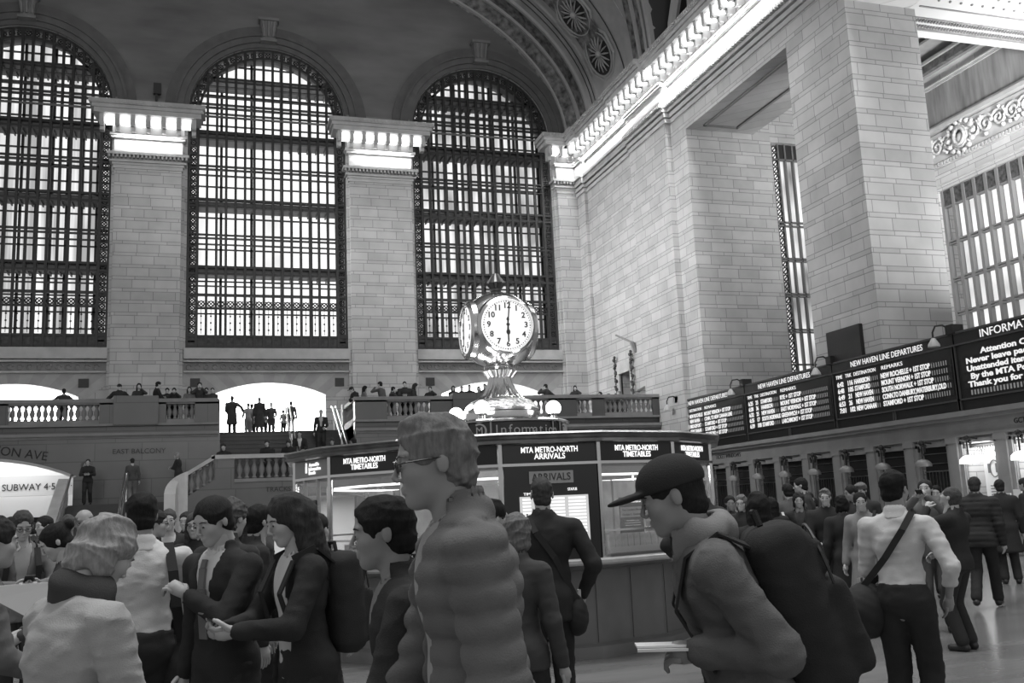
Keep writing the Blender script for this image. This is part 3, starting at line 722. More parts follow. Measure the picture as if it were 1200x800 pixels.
# ================= ticket counter under the south wall =================
TS = stone('ticket_stone', .3, course=.9, width=1.7, split=.99, rough=.35, var=.12)
def fit(o, w):
    xs = [v.co.x for v in o.data.vertices]
    if not xs: return o
    o.scale = (w/(max(xs)-min(xs)), 1, 1); return o
bays = [17.33+1.565*k for k in range(-3, 11)]
mb = MB().box((SX-.12, 12, 2.85), (SX, 32.6, 3.2)).box((SX-.3, 12, 3.2), (SX, 32.6, 3.28)).box((SX-.42, 12, 3.28), (SX, 32.6, 3.4)).box((SX-.16, 12, 2.8), (SX, 32.6, 2.86))
trim(mb, mat('ticket_trim', .27, .4, noise=.12, nscale=2))
trim(MB().box((SX-.1, 12, 0), (SX, 32.6, .12)).box((SX-.06, 12, .12), (SX, 32.6, 1.0)), TS)
LAMPSH = mat('lamp_shade_glass', .2, .4)
for k, yc in enumerate(bays):
    lit = k in (3, 4)
    lab = 'closed ticket window with dark grille and stone pilasters'
    t = empty('ticket_window', (SX, yc, 0))
    pl = MB()
    for s_ in (-1, 1):
        if s_ == 1: pl.box((-.14, .7825-.15, 1.0), (0, .7825+.15, 2.66)).box((-.18, .7825-.19, 2.66), (0, .7825+.19, 2.8)).box((-.16, .7825-.17, 1.0), (0, .7825+.17, 1.1))
        pl.box((-.09, s_*.57-.055, 1.08), (0, s_*.57+.055, 2.7)).box((-.05, s_*.53-.03, 1.08), (.02, s_*.53+.03, 2.66))
    pl.box((-.09, -.6, 2.62), (0, .6, 2.74)); pl.build('frame', MATS['ticket_trim'], t)
    MB().box((-.3, -.62, 1.06), (.1, .62, 1.11)).build('ledge', TRIMST if lit else MATS['ticket_trim'], t)
    if not lit:
        g = MB()
        for i in range(9): g.box((.06, -.5+i*.12, 1.1), (.08, -.485+i*.12, 2.0))
        g.box((.05, -.5, 2.0), (.08, .5, 2.03)).box((.05, -.5, 2.45), (.08, .5, 2.47)).box((.05, -.5, 2.2), (.08, .5, 2.22)).build('grille', BRASSD, t)
        MB().box((.09, -.5, 1.0), (.12, .5, 2.7)).build('blind', BLACKM, t)
    else:
        MB().box((.5, -.62, 1.0), (.54, .62, 2.8)).build('back_panel', mat('lit_notice', .75, .6), t)
        if k == 4:
            MB().box((.3, -.42, 1.1), (.32, .3, 2.3)).build('poster', mat('poster_white', .85, .6), t)
            p_ = MB().tube([(.28, -.05+.14*math.cos(a), 2.0+.2*math.sin(a)) for a in np.linspace(0, 2*PI, 17)[:-1]], .012, 5, close=True)
            for s_ in (-.14, .1): p_.box((.27, s_-.02, 1.9), (.29, s_+.05, 2.12))
            for j in range(5): p_.box((.29, -.25+.03*(j % 2), 1.3+j*.07), (.3, .15, 1.32+j*.07))
            p_.build('poster_print', mat('print_grey', .15, .7), t)
        g = MB()
        for i in range(12): g.bar((.2, -.5+i*.08, 2.35), (.2, -.42+i*.08, 2.55), .012).bar((.2, -.42+i*.08, 2.35), (.2, -.5+i*.08, 2.55), .012)
        g.box((.19, -.5, 2.55), (.22, .5, 2.64)).build('grille', BRASSD, t)
        pt = bpy.data.lights.new('ticket_booth_light', 'AREA'); pt.size = .8; pt.energy = 26
        po = bpy.data.objects.new('ticket_booth_light', pt); COL.objects.link(po); po.location = (SX+.15, yc, 2.6); po.rotation_euler = (0, math.radians(12), 0)
    t['category'] = 'ticket window'; t['group'] = 'open ticket windows' if lit else 'closed ticket windows'
    if lit: t['label'] = 'brightly lit open ticket window with a white poster inside' if k == 4 else 'brightly lit open ticket window at the right picture edge'; del t['group']
    else: t['label'] = lab
    # hanging bracket lamp in front
    l = empty('bracket_lamp', (SX-.4, yc, 0))
    MB().tube([(.4, 0, 2.72), (.12, 0, 2.74), (0, 0, 2.7), (0, 0, 2.34)], .022, 6).sphere((0, 0, 2.74), .07, 8, 6).sphere((.1, 0, 2.66), .05, 8, 6).box((-.02, -.12, 2.5), (.02, -.09, 2.66)).box((-.02, .09, 2.5), (.02, .12, 2.66)).build('bracket', IRON, l)
    MB().lathe([(.05, 2.33), (.13, 2.3), (.195, 2.24), (.205, 2.2), (.21, 2.14), (.19, 2.14), (.17, 2.22), (.1, 2.27)], n=16, cap=False).build('lamp_shade', GLOW if lit else LAMPSH, l, smooth=True)
    l['category'] = 'lamp'
    if lit: l['label'] = 'glowing bracket lamp before the lit ticket window with the poster' if k == 4 else 'glowing bracket lamp at the right picture edge'
    else: l['label'] = 'unlit bracket lamp hanging before a closed ticket window'; l['group'] = 'unlit lamps of the ticket windows'
trim(MB().box((SX+.55, 12, .9), (SX+.6, 32.4, 2.9)), BLACKM)
text('GCT TOURS', .17, CARVED, (SX-.13, 17.0+.2, 3.03), RSW, name='engraved_sign', label='engraved GCT TOURS lettering over the lit ticket window at the right', cat='sign')
text('TICKET WINDOWS', .2, CARVED, (SX-.13, 30.6, 3.03), RSW, name='engraved_sign', label='engraved TICKET WINDOWS lettering at the left end of the ticket counter', cat='sign')
for i, (yy, w_, h_) in enumerate(((18.35, .24, .33), (18.05, .2, .3), (17.75, .24, .38))):
    b = MB().box((-.01, -w_/2, 0), (.01, w_/2, h_)).build('leaflet_holder', mat('poster_white', .85, .6), label=['first leaflet holder on the lit ticket ledge, with dark pictures', 'middle leaflet holder on the lit ticket ledge', 'white notice stand at the right of the lit ticket ledge'][i], cat='leaflet holder')
    b.location = (SX-.2, yy, 1.11)
    if i < 2: MB().box((-.02, -w_*.4, h_*.1), (-.009, w_*.4, h_*.42)).box((-.02, -w_*.4, h_*.52), (-.009, w_*.4, h_*.9)).build('picture', MATS['print_grey'], b)
# ---------------- departure boards ----------------
HDR = emis('board_header', 1.0, .95); ROWM = emis('flap_lettering', 1.0, .9); DIM = emis('flap_dim', .2, 1.0)
edges = [34.15, 29.1, 24.15, 19.2, 14.3]
B1 = [('6:12', '107', 'NEW ROCHELLE', 'MOUNT VERNON + 1ST STOP'), ('6:17', '14', 'NEW HAVEN', 'CONN. TO NEW CANAAN LINE'), ('6:18', '101', 'BRIDGEPORT', 'STAMFORD + 1ST STOP'), ('6:23', '24', 'NEW CANAAN', 'STAMFORD + 1ST STOP'), ('6:26', '27', 'NEW HAVEN', 'STAMFORD + 1ST STOP')]
B2 = [('6:25', '23', 'STAMFORD', 'RYE + 1ST STOP'), ('6:28', '36', 'HARRISON', 'MOUNT VERNON + 1ST STOP'), ('6:32', '25', 'NEW HAVEN', 'EAST NORWALK + 1ST STOP'), ('6:35', '17', 'SOUTH NORWALK', 'GREENWICH + 1ST STOP'), ('6:39', '108', 'STAMFORD', 'LARCHMONT + 1ST STOP')]
B3 = [('6:42', '116', 'HARRISON', 'NEW ROCHELLE + 1ST STOP'), ('6:48', '105', 'STAMFORD', 'MOUNT VERNON + 1ST STOP'), ('6:49', '21', 'NEW HAVEN', 'SOUTH NORWALK + 1ST STOP'), ('6:53', '26', 'NEW HAVEN', 'CONN.TO DANBURY,WATERBURY,OLD'), ('7:01', '102', 'NEW CANAAN', 'STAMFORD + 1ST STOP')]
B4 = ['     Attention Customers:', 'Never leave packages unattended', 'Unattended items may be removed', ' By the MTA Police Department', 'Thank you for your cooperation']
XB = SX-.15
BODY = mat('board_black', .012, .4); RIMM = mat('board_rim', .07, .4)
for bi, rows in enumerate((B1, B2, B3, B4)):
    ya, yb = edges[bi], edges[bi+1]
    t = empty('departure_board', (XB, (ya+yb)/2, 3.4), label=['leftmost New Haven Line departures board, partly behind the booth', 'New Haven Line departures board, second from the left, beneath the narrow window', 'New Haven Line departures board beneath the big pier and its dark screen', 'INFORMATION notice board at the right picture edge'][bi], cat='departure board')
    hh = (ya-yb)/2
    MB().box((0, -hh+.02, 0), (.4, hh-.02, 1.95)).build('casing', BODY, t)
    MB().box((-.05, -hh, 1.62), (0, hh, 1.66)).box((-.05, -hh, .27), (0, hh, .31)).box((-.05, -hh-.03, 0), (0, -hh+.05, 1.62)).box((-.05, hh-.05, 0), (0, hh+.03, 1.62)).box((-.03, -.05, 0), (0, -.0, .27)).box((-.03, -.12, 0), (0, -.08, .27)).box((-.03, -hh, 1.92), (0, hh, 1.97)).build('frame', RIMM, t)
    if bi < 3:
        fit(text('NEW HAVEN LINE DEPARTURES', .23, HDR, (-.02, .08, 1.78), RSW, t, name='header'), 2.95)
        for s_, o_, w_ in (('TIME', hh-.18, .3), ('TRK', hh-.62, .28), ('DESTINATION', hh-1.0, .95), ('REMARKS', hh-2.2, .85)):
            fit(text(s_, .15, HDR, (-.02, o_, 1.49), RSW, t, name='column_title', align='LEFT'), w_)
        for ri, (a, b, c, d) in enumerate(rows):
            z = 1.27-ri*.19
            r = MB().box((-.012, -hh+.15, z-.075), (-.004, hh-.2, z+.075)).build('text_row', mat('flap_strip', .02, .5), t)
            for s_, o_, wch in ((a, .22, .072), (b, .68, .075), (c, 1.0, .085), (d, 2.15, .083)):
                fit(text(s_, .19, ROWM, (-.02, hh-o_, z), RSW, r, align='LEFT', bold=.006), len(s_)*wch)
            dm = MB(); u = 2.15+len(d)*.083+.05
            while u < 2*hh-.25: dm.box((-.016, hh-u-.03, z-.06), (-.013, hh-u, z+.06)); u += .085
            u = 1.0+len(c)*.085+.05
            while u < 2.0: dm.box((-.016, hh-u-.03, z-.06), (-.013, hh-u, z+.06)); u += .085
            dm.build('blank_flaps', DIM, r)
    else:
        fit(text('INFORMATION', .27, HDR, (-.02, .55, 1.78), RSW, t, name='header'), 2.0)
        for ri, s_ in enumerate(rows):
            z = 1.38-ri*.19; r = MB().box((-.012, -hh+.15, z-.075), (-.004, hh-.2, z+.075)).build('text_row', MATS['flap_strip'], t)
            q = len(s_)-len(s_.strip()); fit(text(s_.strip(), .19, ROWM, (-.02, hh-.35-q*.1, z), RSW, r, align='LEFT', bold=.006), len(s_.strip())*.125)
        dm = MB()
        for i in range(40): dm.box((-.016, hh-.4-i*.1-.05, .37), (-.013, hh-.4-i*.1, .49))
        dm.build('blank_flaps', DIM, t)
    # gooseneck lamp at each joint
    if bi < 4:
        g = empty('gooseneck_lamp', (XB, yb if bi < 3 else ya, 5.35))
        if bi == 3: g.location = (XB, 34.0, 5.35)
        MB().box((-.1, -.12, -.02), (.25, .12, .22)).build('mount', BODY, g)
        MB().tube([(0, .08, .12), (-.15, .14, .24), (-.32, .2, .22), (-.4, .22, .06), (-.4, .22, -.06)], .025, 7).build('neck', BODY, g, smooth=True)
        MB().lathe([(.04, -.08), (.08, -.14), (.14, -.24), (.15, -.3), (.12, -.3), (.05, -.15)], c=(-.4, .22), n=14, cap=False).build('lamp_shade', mat('pale_shade', .42, .4), g, smooth=True)
        prop(g, label=['gooseneck lamp over the departure boards, second from the left', 'gooseneck lamp with pale shade just left of the dark pier screen', 'gooseneck lamp between the third departures board and the INFORMATION board', 'leftmost gooseneck lamp over the departure boards'][bi], cat='lamp')

# ================= information booth =================
BX, BY, BR_ = 3.774, 12.44, 2.76
PH0 = 17.6
def bd(phi, r=BR_, z=0.0):
    a = math.radians(phi); return np.array([BX-math.sin(a)*r, BY-math.cos(a)*r, z])
bt = empty('information_booth', (0, 0, 0), label='many-sided marble and brass information booth with lit signs in the middle of the hall', cat='booth')
V = [PH0-22.5*k for k in range(16)]
def drum(mb, prof):
    n = 16; vs = []; fs = []
    for (r, z) in prof:
        for k in range(n): vs.append(bd(V[k], r, z))
    for i in range(len(prof)-1):
        for k in range(n): fs.append((i*n+k, i*n+(k+1) % n, (i+1)*n+(k+1) % n, (i+1)*n+k))
    return mb.add(vs, fs)
drum(MB(), [(2.62, 0), (2.62, .12), (2.5, .14), (2.5, .9), (2.6, .93), (2.6, .98), (2.0, .98)]).build('base', MARBLE, bt)
jn = MB()
for k in range(16):
    for f_ in (0, .5):
        a = bd(V[k], 2.52, 0)*(1-f_)+bd(V[(k+1) % 16], 2.52, 0)*f_; jn.tube([a+[0, 0, .15], a+[0, 0, .9]], .004, 4)
jn.build('panel_joint', mat('joint_dark', .04, .6), bt, kind='stuff')
drum(MB(), [(2.5, .98), (2.92, .98), (2.94, 1.0), (2.94, 1.03), (2.92, 1.045), (2.0, 1.045)]).build('counter', mat('counter_top', .42, .25, noise=.2), bt)
drum(MB(), [(2.78, 2.26), (2.86, 2.27), (2.88, 2.3), (2.84, 2.32), (2.86, 2.34), (2.9, 2.36), (2.88, 2.38), (2.6, 2.4), (.1, 2.42)]).build('roof_cornice', mat('booth_bronze', .3, .32, .85, noise=.2, nscale=6), bt)
drum(MB(), [(2.74, 2.03), (2.79, 2.03), (2.79, 2.06), (2.74, 2.06)]).build('lower_rail', BRASS, bt)
drum(MB(), [(2.70, 2.0), (2.70, 2.27), (2.66, 2.27)]).build('header_backing', mat('booth_inner', .25, .6), bt)
for k in range(16):
    a = bd(V[k], 2.76, 0); MB().tube([a+[0, 0, 1.04], a+[0, 0, 2.28]], .028, 8).build('post', BRASS, bt, smooth=True)
def facet(k, off=.0):
    """centre, outward normal, tangent, rotation about z of facet between vertex k and k+1"""
    pm = V[k]-11.25; a = math.radians(pm); c = bd(pm, BR_*math.cos(math.radians(11.25))+off); nx, ny = -math.sin(a), -math.cos(a)
    return c, np.array([nx, ny, 0]), np.array([-ny, nx, 0]), math.atan2(nx, -ny)
FW = 2*BR_*math.sin(math.radians(11.25))
signs = {0: ('MTA METRO-NORTH', 'ARRIVALS'), 1: ('MTA METRO-NORTH', 'TIMETABLES'), 2: ('MTA METRO-NORTH', 'TIMETABLES'), 3: ('MTA METRO-NORTH', 'TIMETABLES'), 15: ('MTA METRO-NORTH', 'TIMETABLES'), 14: ('MTA METRO-NORTH', 'TIMETABLES'), 13: None, 12: None}
GREYP = mat('grey_sign_panel', .22, .4)
for k in range(16):
    c, nv, tv, rz = facet(k)
    p = MB().obox(c+[0, 0, 2.16], tv, nv, (0, 0, 1), FW/2-.03, .008, .095).build('sign_panel', GREYP if k == 13 else BLACK, bt)
    def put(s_, size, z, off=0.0, w=None, **kw):
        o = text(s_, size, kw.get('m', LIT), tuple(c+nv*.014+tv*off+np.array([0, 0, z])), (math.radians(90), 0, rz), p, ext=.002, bold=.0015)
        if w: fit(o, w)
        return o
    s_ = signs.get(k)
    if s_: put(s_[0], .085, 2.195, w=.62); put(s_[1], .085, 2.125, w=.34 if s_[1] == 'ARRIVALS' else .4)
    elif k in (13, 12):
        put('Accessible', .055, 2.205, .1, .3); put('Information', .055, 2.155, .12, .36); put('Booth', .055, 2.11, .04, .2)
        b = MB().sphere((0, 0, .05), .022, 10, 8, (1, .2, 1)).box((-.02, -.003, -.05), (.02, .003, .03)).build('symbol', LIT, p); b.location = tuple(c+nv*.014-tv*.14+np.array([0, 0, 2.165])); b.rotation_euler = (0, 0, rz)
    elif k not in (4, 5, 6, 7, 8, 9, 10, 11): pass
    # glazing
    if k != 0:
        MB().obox(c+[0, 0, 1.54], tv, nv, (0, 0, 1), FW/2-.03, .004, .49).build('glass', GLASSD, bt)
        MB().obox(c+[0, 0, 1.32], tv, nv, (0, 0, 1), FW/2-.02, .012, .012).build('glazing_bar', BRASS, bt)
    if k == 13:
        for o_ in (-.2, .2): MB().obox(c+tv*o_+[0, 0, 1.54], tv, nv, (0, 0, 1), .02, .02, .49).build('glazing_bar', BRASSD, bt)
# inner core, ceiling and light strips
MB().lathe([(.75, .9), (.75, 2.25)], (BX, BY), 16).build('inner_core', mat('core_wood', .22, .5, noise=.3, nscale=2), bt)
drum(MB(), [(.8, .03), (2.4, .03)]).build('inner_floor', mat('booth_inner', .25, .6), bt)
for k in range(0, 16):
    c, nv, tv, rz = facet(k)
    MB().obox(c-nv*.5+[0, 0, 1.93], tv, nv, (0, 0, 1), .4, .03, .012).build('light_strip', emis('booth_strip', 1, 2.2), bt)
    cab = MB().obox(c-nv*.95+[0, 0, 1.45], tv, nv, (0, 0, 1), .34, .06, .42)
    if k not in (0,): cab.build('shelf_cabinet', mat('cabinet_grey', .4, .5, noise=.4, nscale=3), bt)
bl = bpy.data.lights.new('booth_fill', 'POINT'); bl.energy = 38; bl.shadow_soft_size = .3  # unseen point lights added to brighten the booth interior
for (dx, dy) in ((1.5, -.9), (-.4, -1.7), (-1.6, -.6)):
    bo = bpy.data.objects.new('booth_fill', bl); COL.objects.link(bo); bo.location = (BX+dx, BY+dy, 1.95)
# arrivals facet: black board, plate, monitor
c, nv, tv, rz = facet(0)
MB().obox(c+[0, 0, 1.54], tv, nv, (0, 0, 1), FW/2-.03, .02, .5).build('arrivals_board', BLACK, bt)
pl = MB().obox(c+nv*.03-tv*.0+[0, 0, 1.905], tv, nv, (0, 0, 1), .24, .008, .065).build('name_plate', mat('plate_grey', .3, .5), bt)
fit(text('ARRIVALS', .11, INK, tuple(c+nv*.042+[0, 0, 1.905]), (math.radians(90), 0, rz), pl, ext=.002), .42)
mo = empty('arrivals_monitor', (0, 0, 0), label='glowing arrivals monitor in the booth beyond the man in the dark suit', cat='monitor')
MB().obox(c+nv*.03+tv*.02+[0, 0, 1.46], tv, nv, (0, 0, 1), .37, .012, .25).build('screen', emis('screen_grey', .62, 1.0), mo)
r = MB()
for i in range(13):
    for o_, w_ in ((-.3, .045), (-.15, .03), (0.02, .09), (.22, .07), (.31, .03)): r.obox(c+nv*.045+tv*(o_+.02)+[0, 0, 1.68-i*.035], tv, nv, (0, 0, 1), w_, .002, .011)
r.build('table_rows', emis('screen_white', 1.0, 1.15), mo)
for o_, w_ in ((-.28, .14), (-.1, .14), (.1, .14)):
    pass
fit(text('TIME', .04, LIT, tuple(c+nv*.045-tv*.26+[0, 0, 1.735]), (math.radians(90), 0, rz), mo), .1)
fit(text('TRAIN FROM', .04, LIT, tuple(c+nv*.045-tv*.08+[0, 0, 1.735]), (math.radians(90), 0, rz), mo), .18)
fit(text('STATUS', .04, LIT, tuple(c+nv*.045+tv*.22+[0, 0, 1.77]), (math.radians(90), 0, rz), mo), .1)
# timetable racks with brochures
PAP = mat('brochure_paper', .3, .7, noise=.3, nscale=9)
for k in (1, 15, 14):
    c, nv, tv, rz = facet(k)
    rk = empty('brochure_rack', (0, 0, 0), label={1: 'timetable rack under the lit sign right of the arrivals monitor', 15: 'timetable rack behind the puffer-jacket man', 14: 'timetable rack left of the puffer-jacket man'}[k], cat='rack')
    MB().obox(c-nv*.1+[0, 0, 1.06], tv, nv, (0, 0, 1), .44, .1, .012).build('tray', BLACK, rk); MB().obox(c-nv*.02+[0, 0, 1.11], tv, nv, (0, 0, 1), .44, .006, .03).build('lip', BRASSD, rk)
    for i in range(9 if k == 1 else 7):
        o_ = -.36+i*.088
        b = MB().box((-.036, -.02, 0), (.036, .02, .2)).build('timetable_brochure', PAP, label='folded paper timetable standing in the booth rack %s' % {1: 'right of the arrivals monitor', 15: 'behind the puffer jacket', 14: 'behind the dark-haired man'}[k], cat='brochure', group='timetables in rack %d' % k)
        b.location = tuple(c-nv*.09+tv*o_+np.array([0, 0, 1.075])); b.rotation_euler = (0, math.radians(random.uniform(-9, 9)) if i > 4 else 0, rz)
c, nv, tv, rz = facet(1)
ps = empty('timetable_poster', (0, 0, 0), label='small black and grey new timetables poster standing over the brochures', cat='poster')
MB().obox(c-nv*.03-tv*.1+[0, 0, 1.47], tv, nv, (0, 0, 1), .165, .008, .19).build('sheet', BLACK, ps)
MB().obox(c-nv*.018-tv*.1+[0, 0, 1.50], tv, nv, (0, 0, 1), .16, .003, .055).build('band', mat('plate_grey', .3), ps)
def pt(s_, sz, z, w, m=LIT, dx=0): 
    o = text(s_, sz, m, tuple(c-nv*.012+tv*(-.1+dx)+np.array([0, 0, z])), (math.radians(90), 0, rz), ps, ext=.001); fit(o, w)
PGR = emis('poster_print_grey', .3, 1)
pt('Metro-North Railroad', .026, 1.61, .22, dx=.02); pt('New Timetables Effective', .028, 1.525, .28, INK); pt('October 5   October 4', .032, 1.475, .28, INK); pt('New timetables coming', .018, 1.41, .18, PGR); pt('to Grand Central Terminal', .018, 1.385, .22, PGR); pt('with service to your stations', .018, 1.36, .22, PGR)
c, nv, tv, rz = facet(15)
ps = empty('train_time_notice', (0, 0, 0), label='white paper notice and Train Time card in the booth glass, beside the puffer-jacket man', cat='notice')
MB().obox(c+nv*.012+tv*.1+[0, 0, 1.55], tv, nv, (0, 0, 1), .13, .004, .12).build('sheet', mat('paper_white', .6, .7), ps)
r = MB()
for i in range(7): r.obox(c+nv*.018+tv*.1+[0, 0, 1.62-i*.022], tv, nv, (0, 0, 1), .1, .001, .003)
r.build('print', MATS['print_grey'], ps)
MB().obox(c+nv*.02+tv*.16+[0, 0, 1.37], tv, nv, (0, 0, 1), .25, .006, .055).build('card', MATS['paper_white'], ps)
o = text('Train Time', .075, INK, tuple(c+nv*.028+tv*.16+[0, 0, 1.36]), (math.radians(90), 0, rz), ps, ext=.001); fit(o, .3)
# closed notice in the accessible bay
c, nv, tv, rz = facet(13)
cl = empty('closed_notice', (0, 0, 0), label='tall dark CLOSED notice with a white oval in the left bay of the booth', cat='notice')
MB().obox(c+nv*.02+tv*.02+[0, 0, 1.42], tv, nv, (0, 0, 1), .17, .01, .37).build('panel', BLACK, cl)
ov = MB().sphere((0, 0, 0), .075, 16, 10, (1, .12, 1.5)).build('oval', emis('notice_white', .9, 1), cl, smooth=True); ov.location = tuple(c+nv*.035+tv*.03+np.array([0, 0, 1.5])); ov.rotation_euler = (0, 0, rz)
o = text('CLOSED', .06, GREYP, tuple(c+nv*.035+tv*.03+[0, 0, 1.31]), (math.radians(90), 0, rz), cl, ext=.002)
# round ledge for writing at the right
lg = at_depth(836, 640, 10.4)
t = empty('round_ledge', (lg[0], lg[1], 0), label='small round pale ledge table at the right side of the booth', cat='table')
MB().lathe([(.05, 1.06), (.3, 1.07), (.33, 1.09), (.33, 1.13), (.3, 1.14), (0.01, 1.14)], n=28, cap=False).build('tabletop', mat('counter_top', .42), t, smooth=True)
MB().lathe([(.2, 0), (.2, .04), (.05, .08), (.04, 1.06)], n=14).build('pedestal', BRASSD, t, smooth=True)
# ---- lit information ring on the roof ----
ri = empty('information_ring_sign', (BX, BY, 2.4), label='round dark glass Information sign on the booth roof beneath the clock', cat='sign')
MB().lathe([(.84, .02), (.84, .07), (.86, .08), (.86, .27), (.9, .28), (.9, .3), (.0, .31)], n=40, cap=False).build('drum', mat('ring_dark', .02, .15), ri, smooth=True)
MB().lathe([(.88, .0), (.92, .01), (.9, .03), (.8, .03)], n=40, cap=False).lathe([(.87, .27), (.91, .28), (.92, .3), (.88, .32)], n=40, cap=False).build('rim', BRASS, ri, smooth=True)
og = MB()
for i in range(60):
    a = 2*PI*i/60; og.sphere((.875*math.cos(a), .875*math.sin(a), .055), .025, 6, 4)
og.build('beading', BRASSD, ri)
IG = emis('ring_letter', .16, 1.0)
def ring_text(word, phi_mid, size, step):
    n = len(word)
    for i, ch in enumerate(word):
        ph = phi_mid-(i-(n-1)/2)*step; a = math.radians(ph)
        if ch == ' ': continue
        text(ch, size, IG, (-math.sin(a)*.868, -math.cos(a)*.868, .17), (math.radians(90), 0, math.atan2(-math.sin(a), math.cos(a))), ri, ext=.002)
for k in range(4):
    ring_text('Information', -7+90*k, .17, 5.6)
    a = math.radians(36+90*k); o = text('M', .13, IG, (-math.sin(a)*.868, -math.cos(a)*.868, .17), (math.radians(90), 0, math.atan2(-math.sin(a), math.cos(a))), ri, name='emblem')
    c_ = MB()
    for i in range(17):
        t_ = math.radians(-120+240*i/16)
        if i < 16:
            t2 = math.radians(-120+240*(i+1)/16); A = a-.088*math.cos(t_)/.868*1.0; A2 = a-.088*math.cos(t2)/.868
            c_.bar((-math.sin(A)*.872, -math.cos(A)*.872, .17+.085*math.sin(t_)), (-math.sin(A2)*.872, -math.cos(A2)*.872, .17+.085*math.sin(t2)), .02)
    c_.build('emblem_ring', IG, ri)
    for q in (26, 47, 58): 
        A = math.radians(q+90*k); MB().tube([(-math.sin(A)*.87, -math.cos(A)*.87, .03), (-math.sin(A)*.87, -math.cos(A)*.87, .28)], .012, 5).build('divider', BRASSD, ri)
# ---- four globe lamps ----
gl_lab = ['left-most glowing globe lamp beside the clock base, behind the tall man\'s head', 'glowing globe lamp just left of the brass clock base', 'glowing globe lamp right of the brass clock base', 'glowing globe lamp hidden behind the brass clock base']
for i, (px, py, D) in enumerate(((534.5, 486, 13.0), (564.5, 478, 12.35), (648.5, 478, 12.7), (610, 480, 13.6))):
    p = at_depth(px, py, D); g = empty('globe_lamp', (p[0], p[1], 2.7), label=gl_lab[i], cat='lamp')
    dz = p[2]-2.7 if i < 3 else .17
    MB().sphere((0, 0, dz), .1, 20, 14).build('globe', GLOW, g, smooth=True)
    MB().lathe([(.07, 0), (.075, .015), (.05, .03), (.045, dz-.1), (.065, dz-.09), (.07, dz-.07)], n=16).build('socket', BRASS, g, smooth=True)
    ll = bpy.data.lights.new('globe_light', 'POINT'); ll.energy = 22; ll.shadow_soft_size = .11
    lo = bpy.data.objects.new('globe_light', ll); COL.objects.link(lo); lo.location = (p[0], p[1], 2.7+dz+.16)
# ---- the four-faced clock ----
ck = empty('four_faced_clock', (BX, BY, 2.71), label='four-faced brass ball clock with white opal dials on the booth roof, showing six o\'clock', cat='clock')
PR = MB().lathe([(.52, 0), (.53, .03), (.53, .14), (.5, .16), (.52, .18), (.5, .2)], n=48, cap=False).build('base_drum', BRASS, ck, smooth=True)
ob = MB().lathe([(.5, .2), (.47, .25), (.4, .31), (.34, .33)], n=48, cap=False)
ob.build('ornament_band', mat('pierced_brass', .45, .35, 1.0, noise=.8, nscale=26, bump=1.0, bscale=30), ck, smooth=True)
bell = MB(); prof_ = []
for i in range(18):
    t_ = i/17; prof_.append((.34-.2*math.sin(t_*PI/2)**.8, .33+.36*t_))
n = 96; vs = []; fs = []
for (r_, z_) in prof_:
    for k in range(n): rr = r_*(1+.035*math.cos(24*2*PI*k/n)); vs.append((rr*math.cos(2*PI*k/n), rr*math.sin(2*PI*k/n), z_))
for i in range(len(prof_)-1):
    for k in range(n): fs.append((i*n+k, i*n+(k+1) % n, (i+1)*n+(k+1) % n, (i+1)*n+k))
bell.add(vs, fs).build('fluted_bell', BRASS, ck, smooth=True)
lf = MB()
for i in range(20):
    a = 2*PI*i/20; lf.tube([(.15*math.cos(a), .15*math.sin(a), .64), (.2*math.cos(a), .2*math.sin(a), .72), (.17*math.cos(a), .17*math.sin(a), .78)], [.02, .035, .02], 6)
lf.build('leaf_collar', BRASSD, ck, smooth=True)
MB().lathe([(.14, .66), (.2, .74), (.21, .78), (.17, .8), (.2, .82), (.26, .86), (.28, .88), (.25, .9), (.2, .92)], n=40, cap=False).build('cup', BRASS, ck, smooth=True)
gd = MB()
for i in range(40):
    a = 2*PI*i/40; gd.sphere((.275*math.cos(a), .275*math.sin(a), .885), .024, 6, 5)
gd.build('gadroon', BRASS, ck, smooth=True)
ZC = 3.99-2.71; RB = .545
ballm = MB().sphere((0, 0, ZC), RB, 96, 64, (1, 1, .97)); ballm.v = [(max(-.432, min(.432, q[0])), max(-.432, min(.432, q[1])), q[2]) for q in ballm.v]
ballm.build('ball', BRASS, ck, smooth=True)
MB().lathe([(.2, ZC+.49), (.1, ZC+.53), (.06, ZC+.56), (.09, ZC+.58), (.06, ZC+.6)], n=24).build('finial_base', BRASSD, ck, smooth=True)
fi = MB()
for i in range(10):
    a = 2*PI*i/10; fi.tube([(.05*math.cos(a), .05*math.sin(a), ZC+.58), (.105*math.cos(a), .105*math.sin(a), ZC+.66), (.03*math.cos(a), .03*math.sin(a), ZC+.8)], [.02, .035, .01], 6)
fi.sphere((0, 0, ZC+.7), .07, 12, 8, (1, 1, 1.5)); fi.build('acorn_finial', mat('dark_bronze', .12, .35, .9), ck, smooth=True)
FR = .345
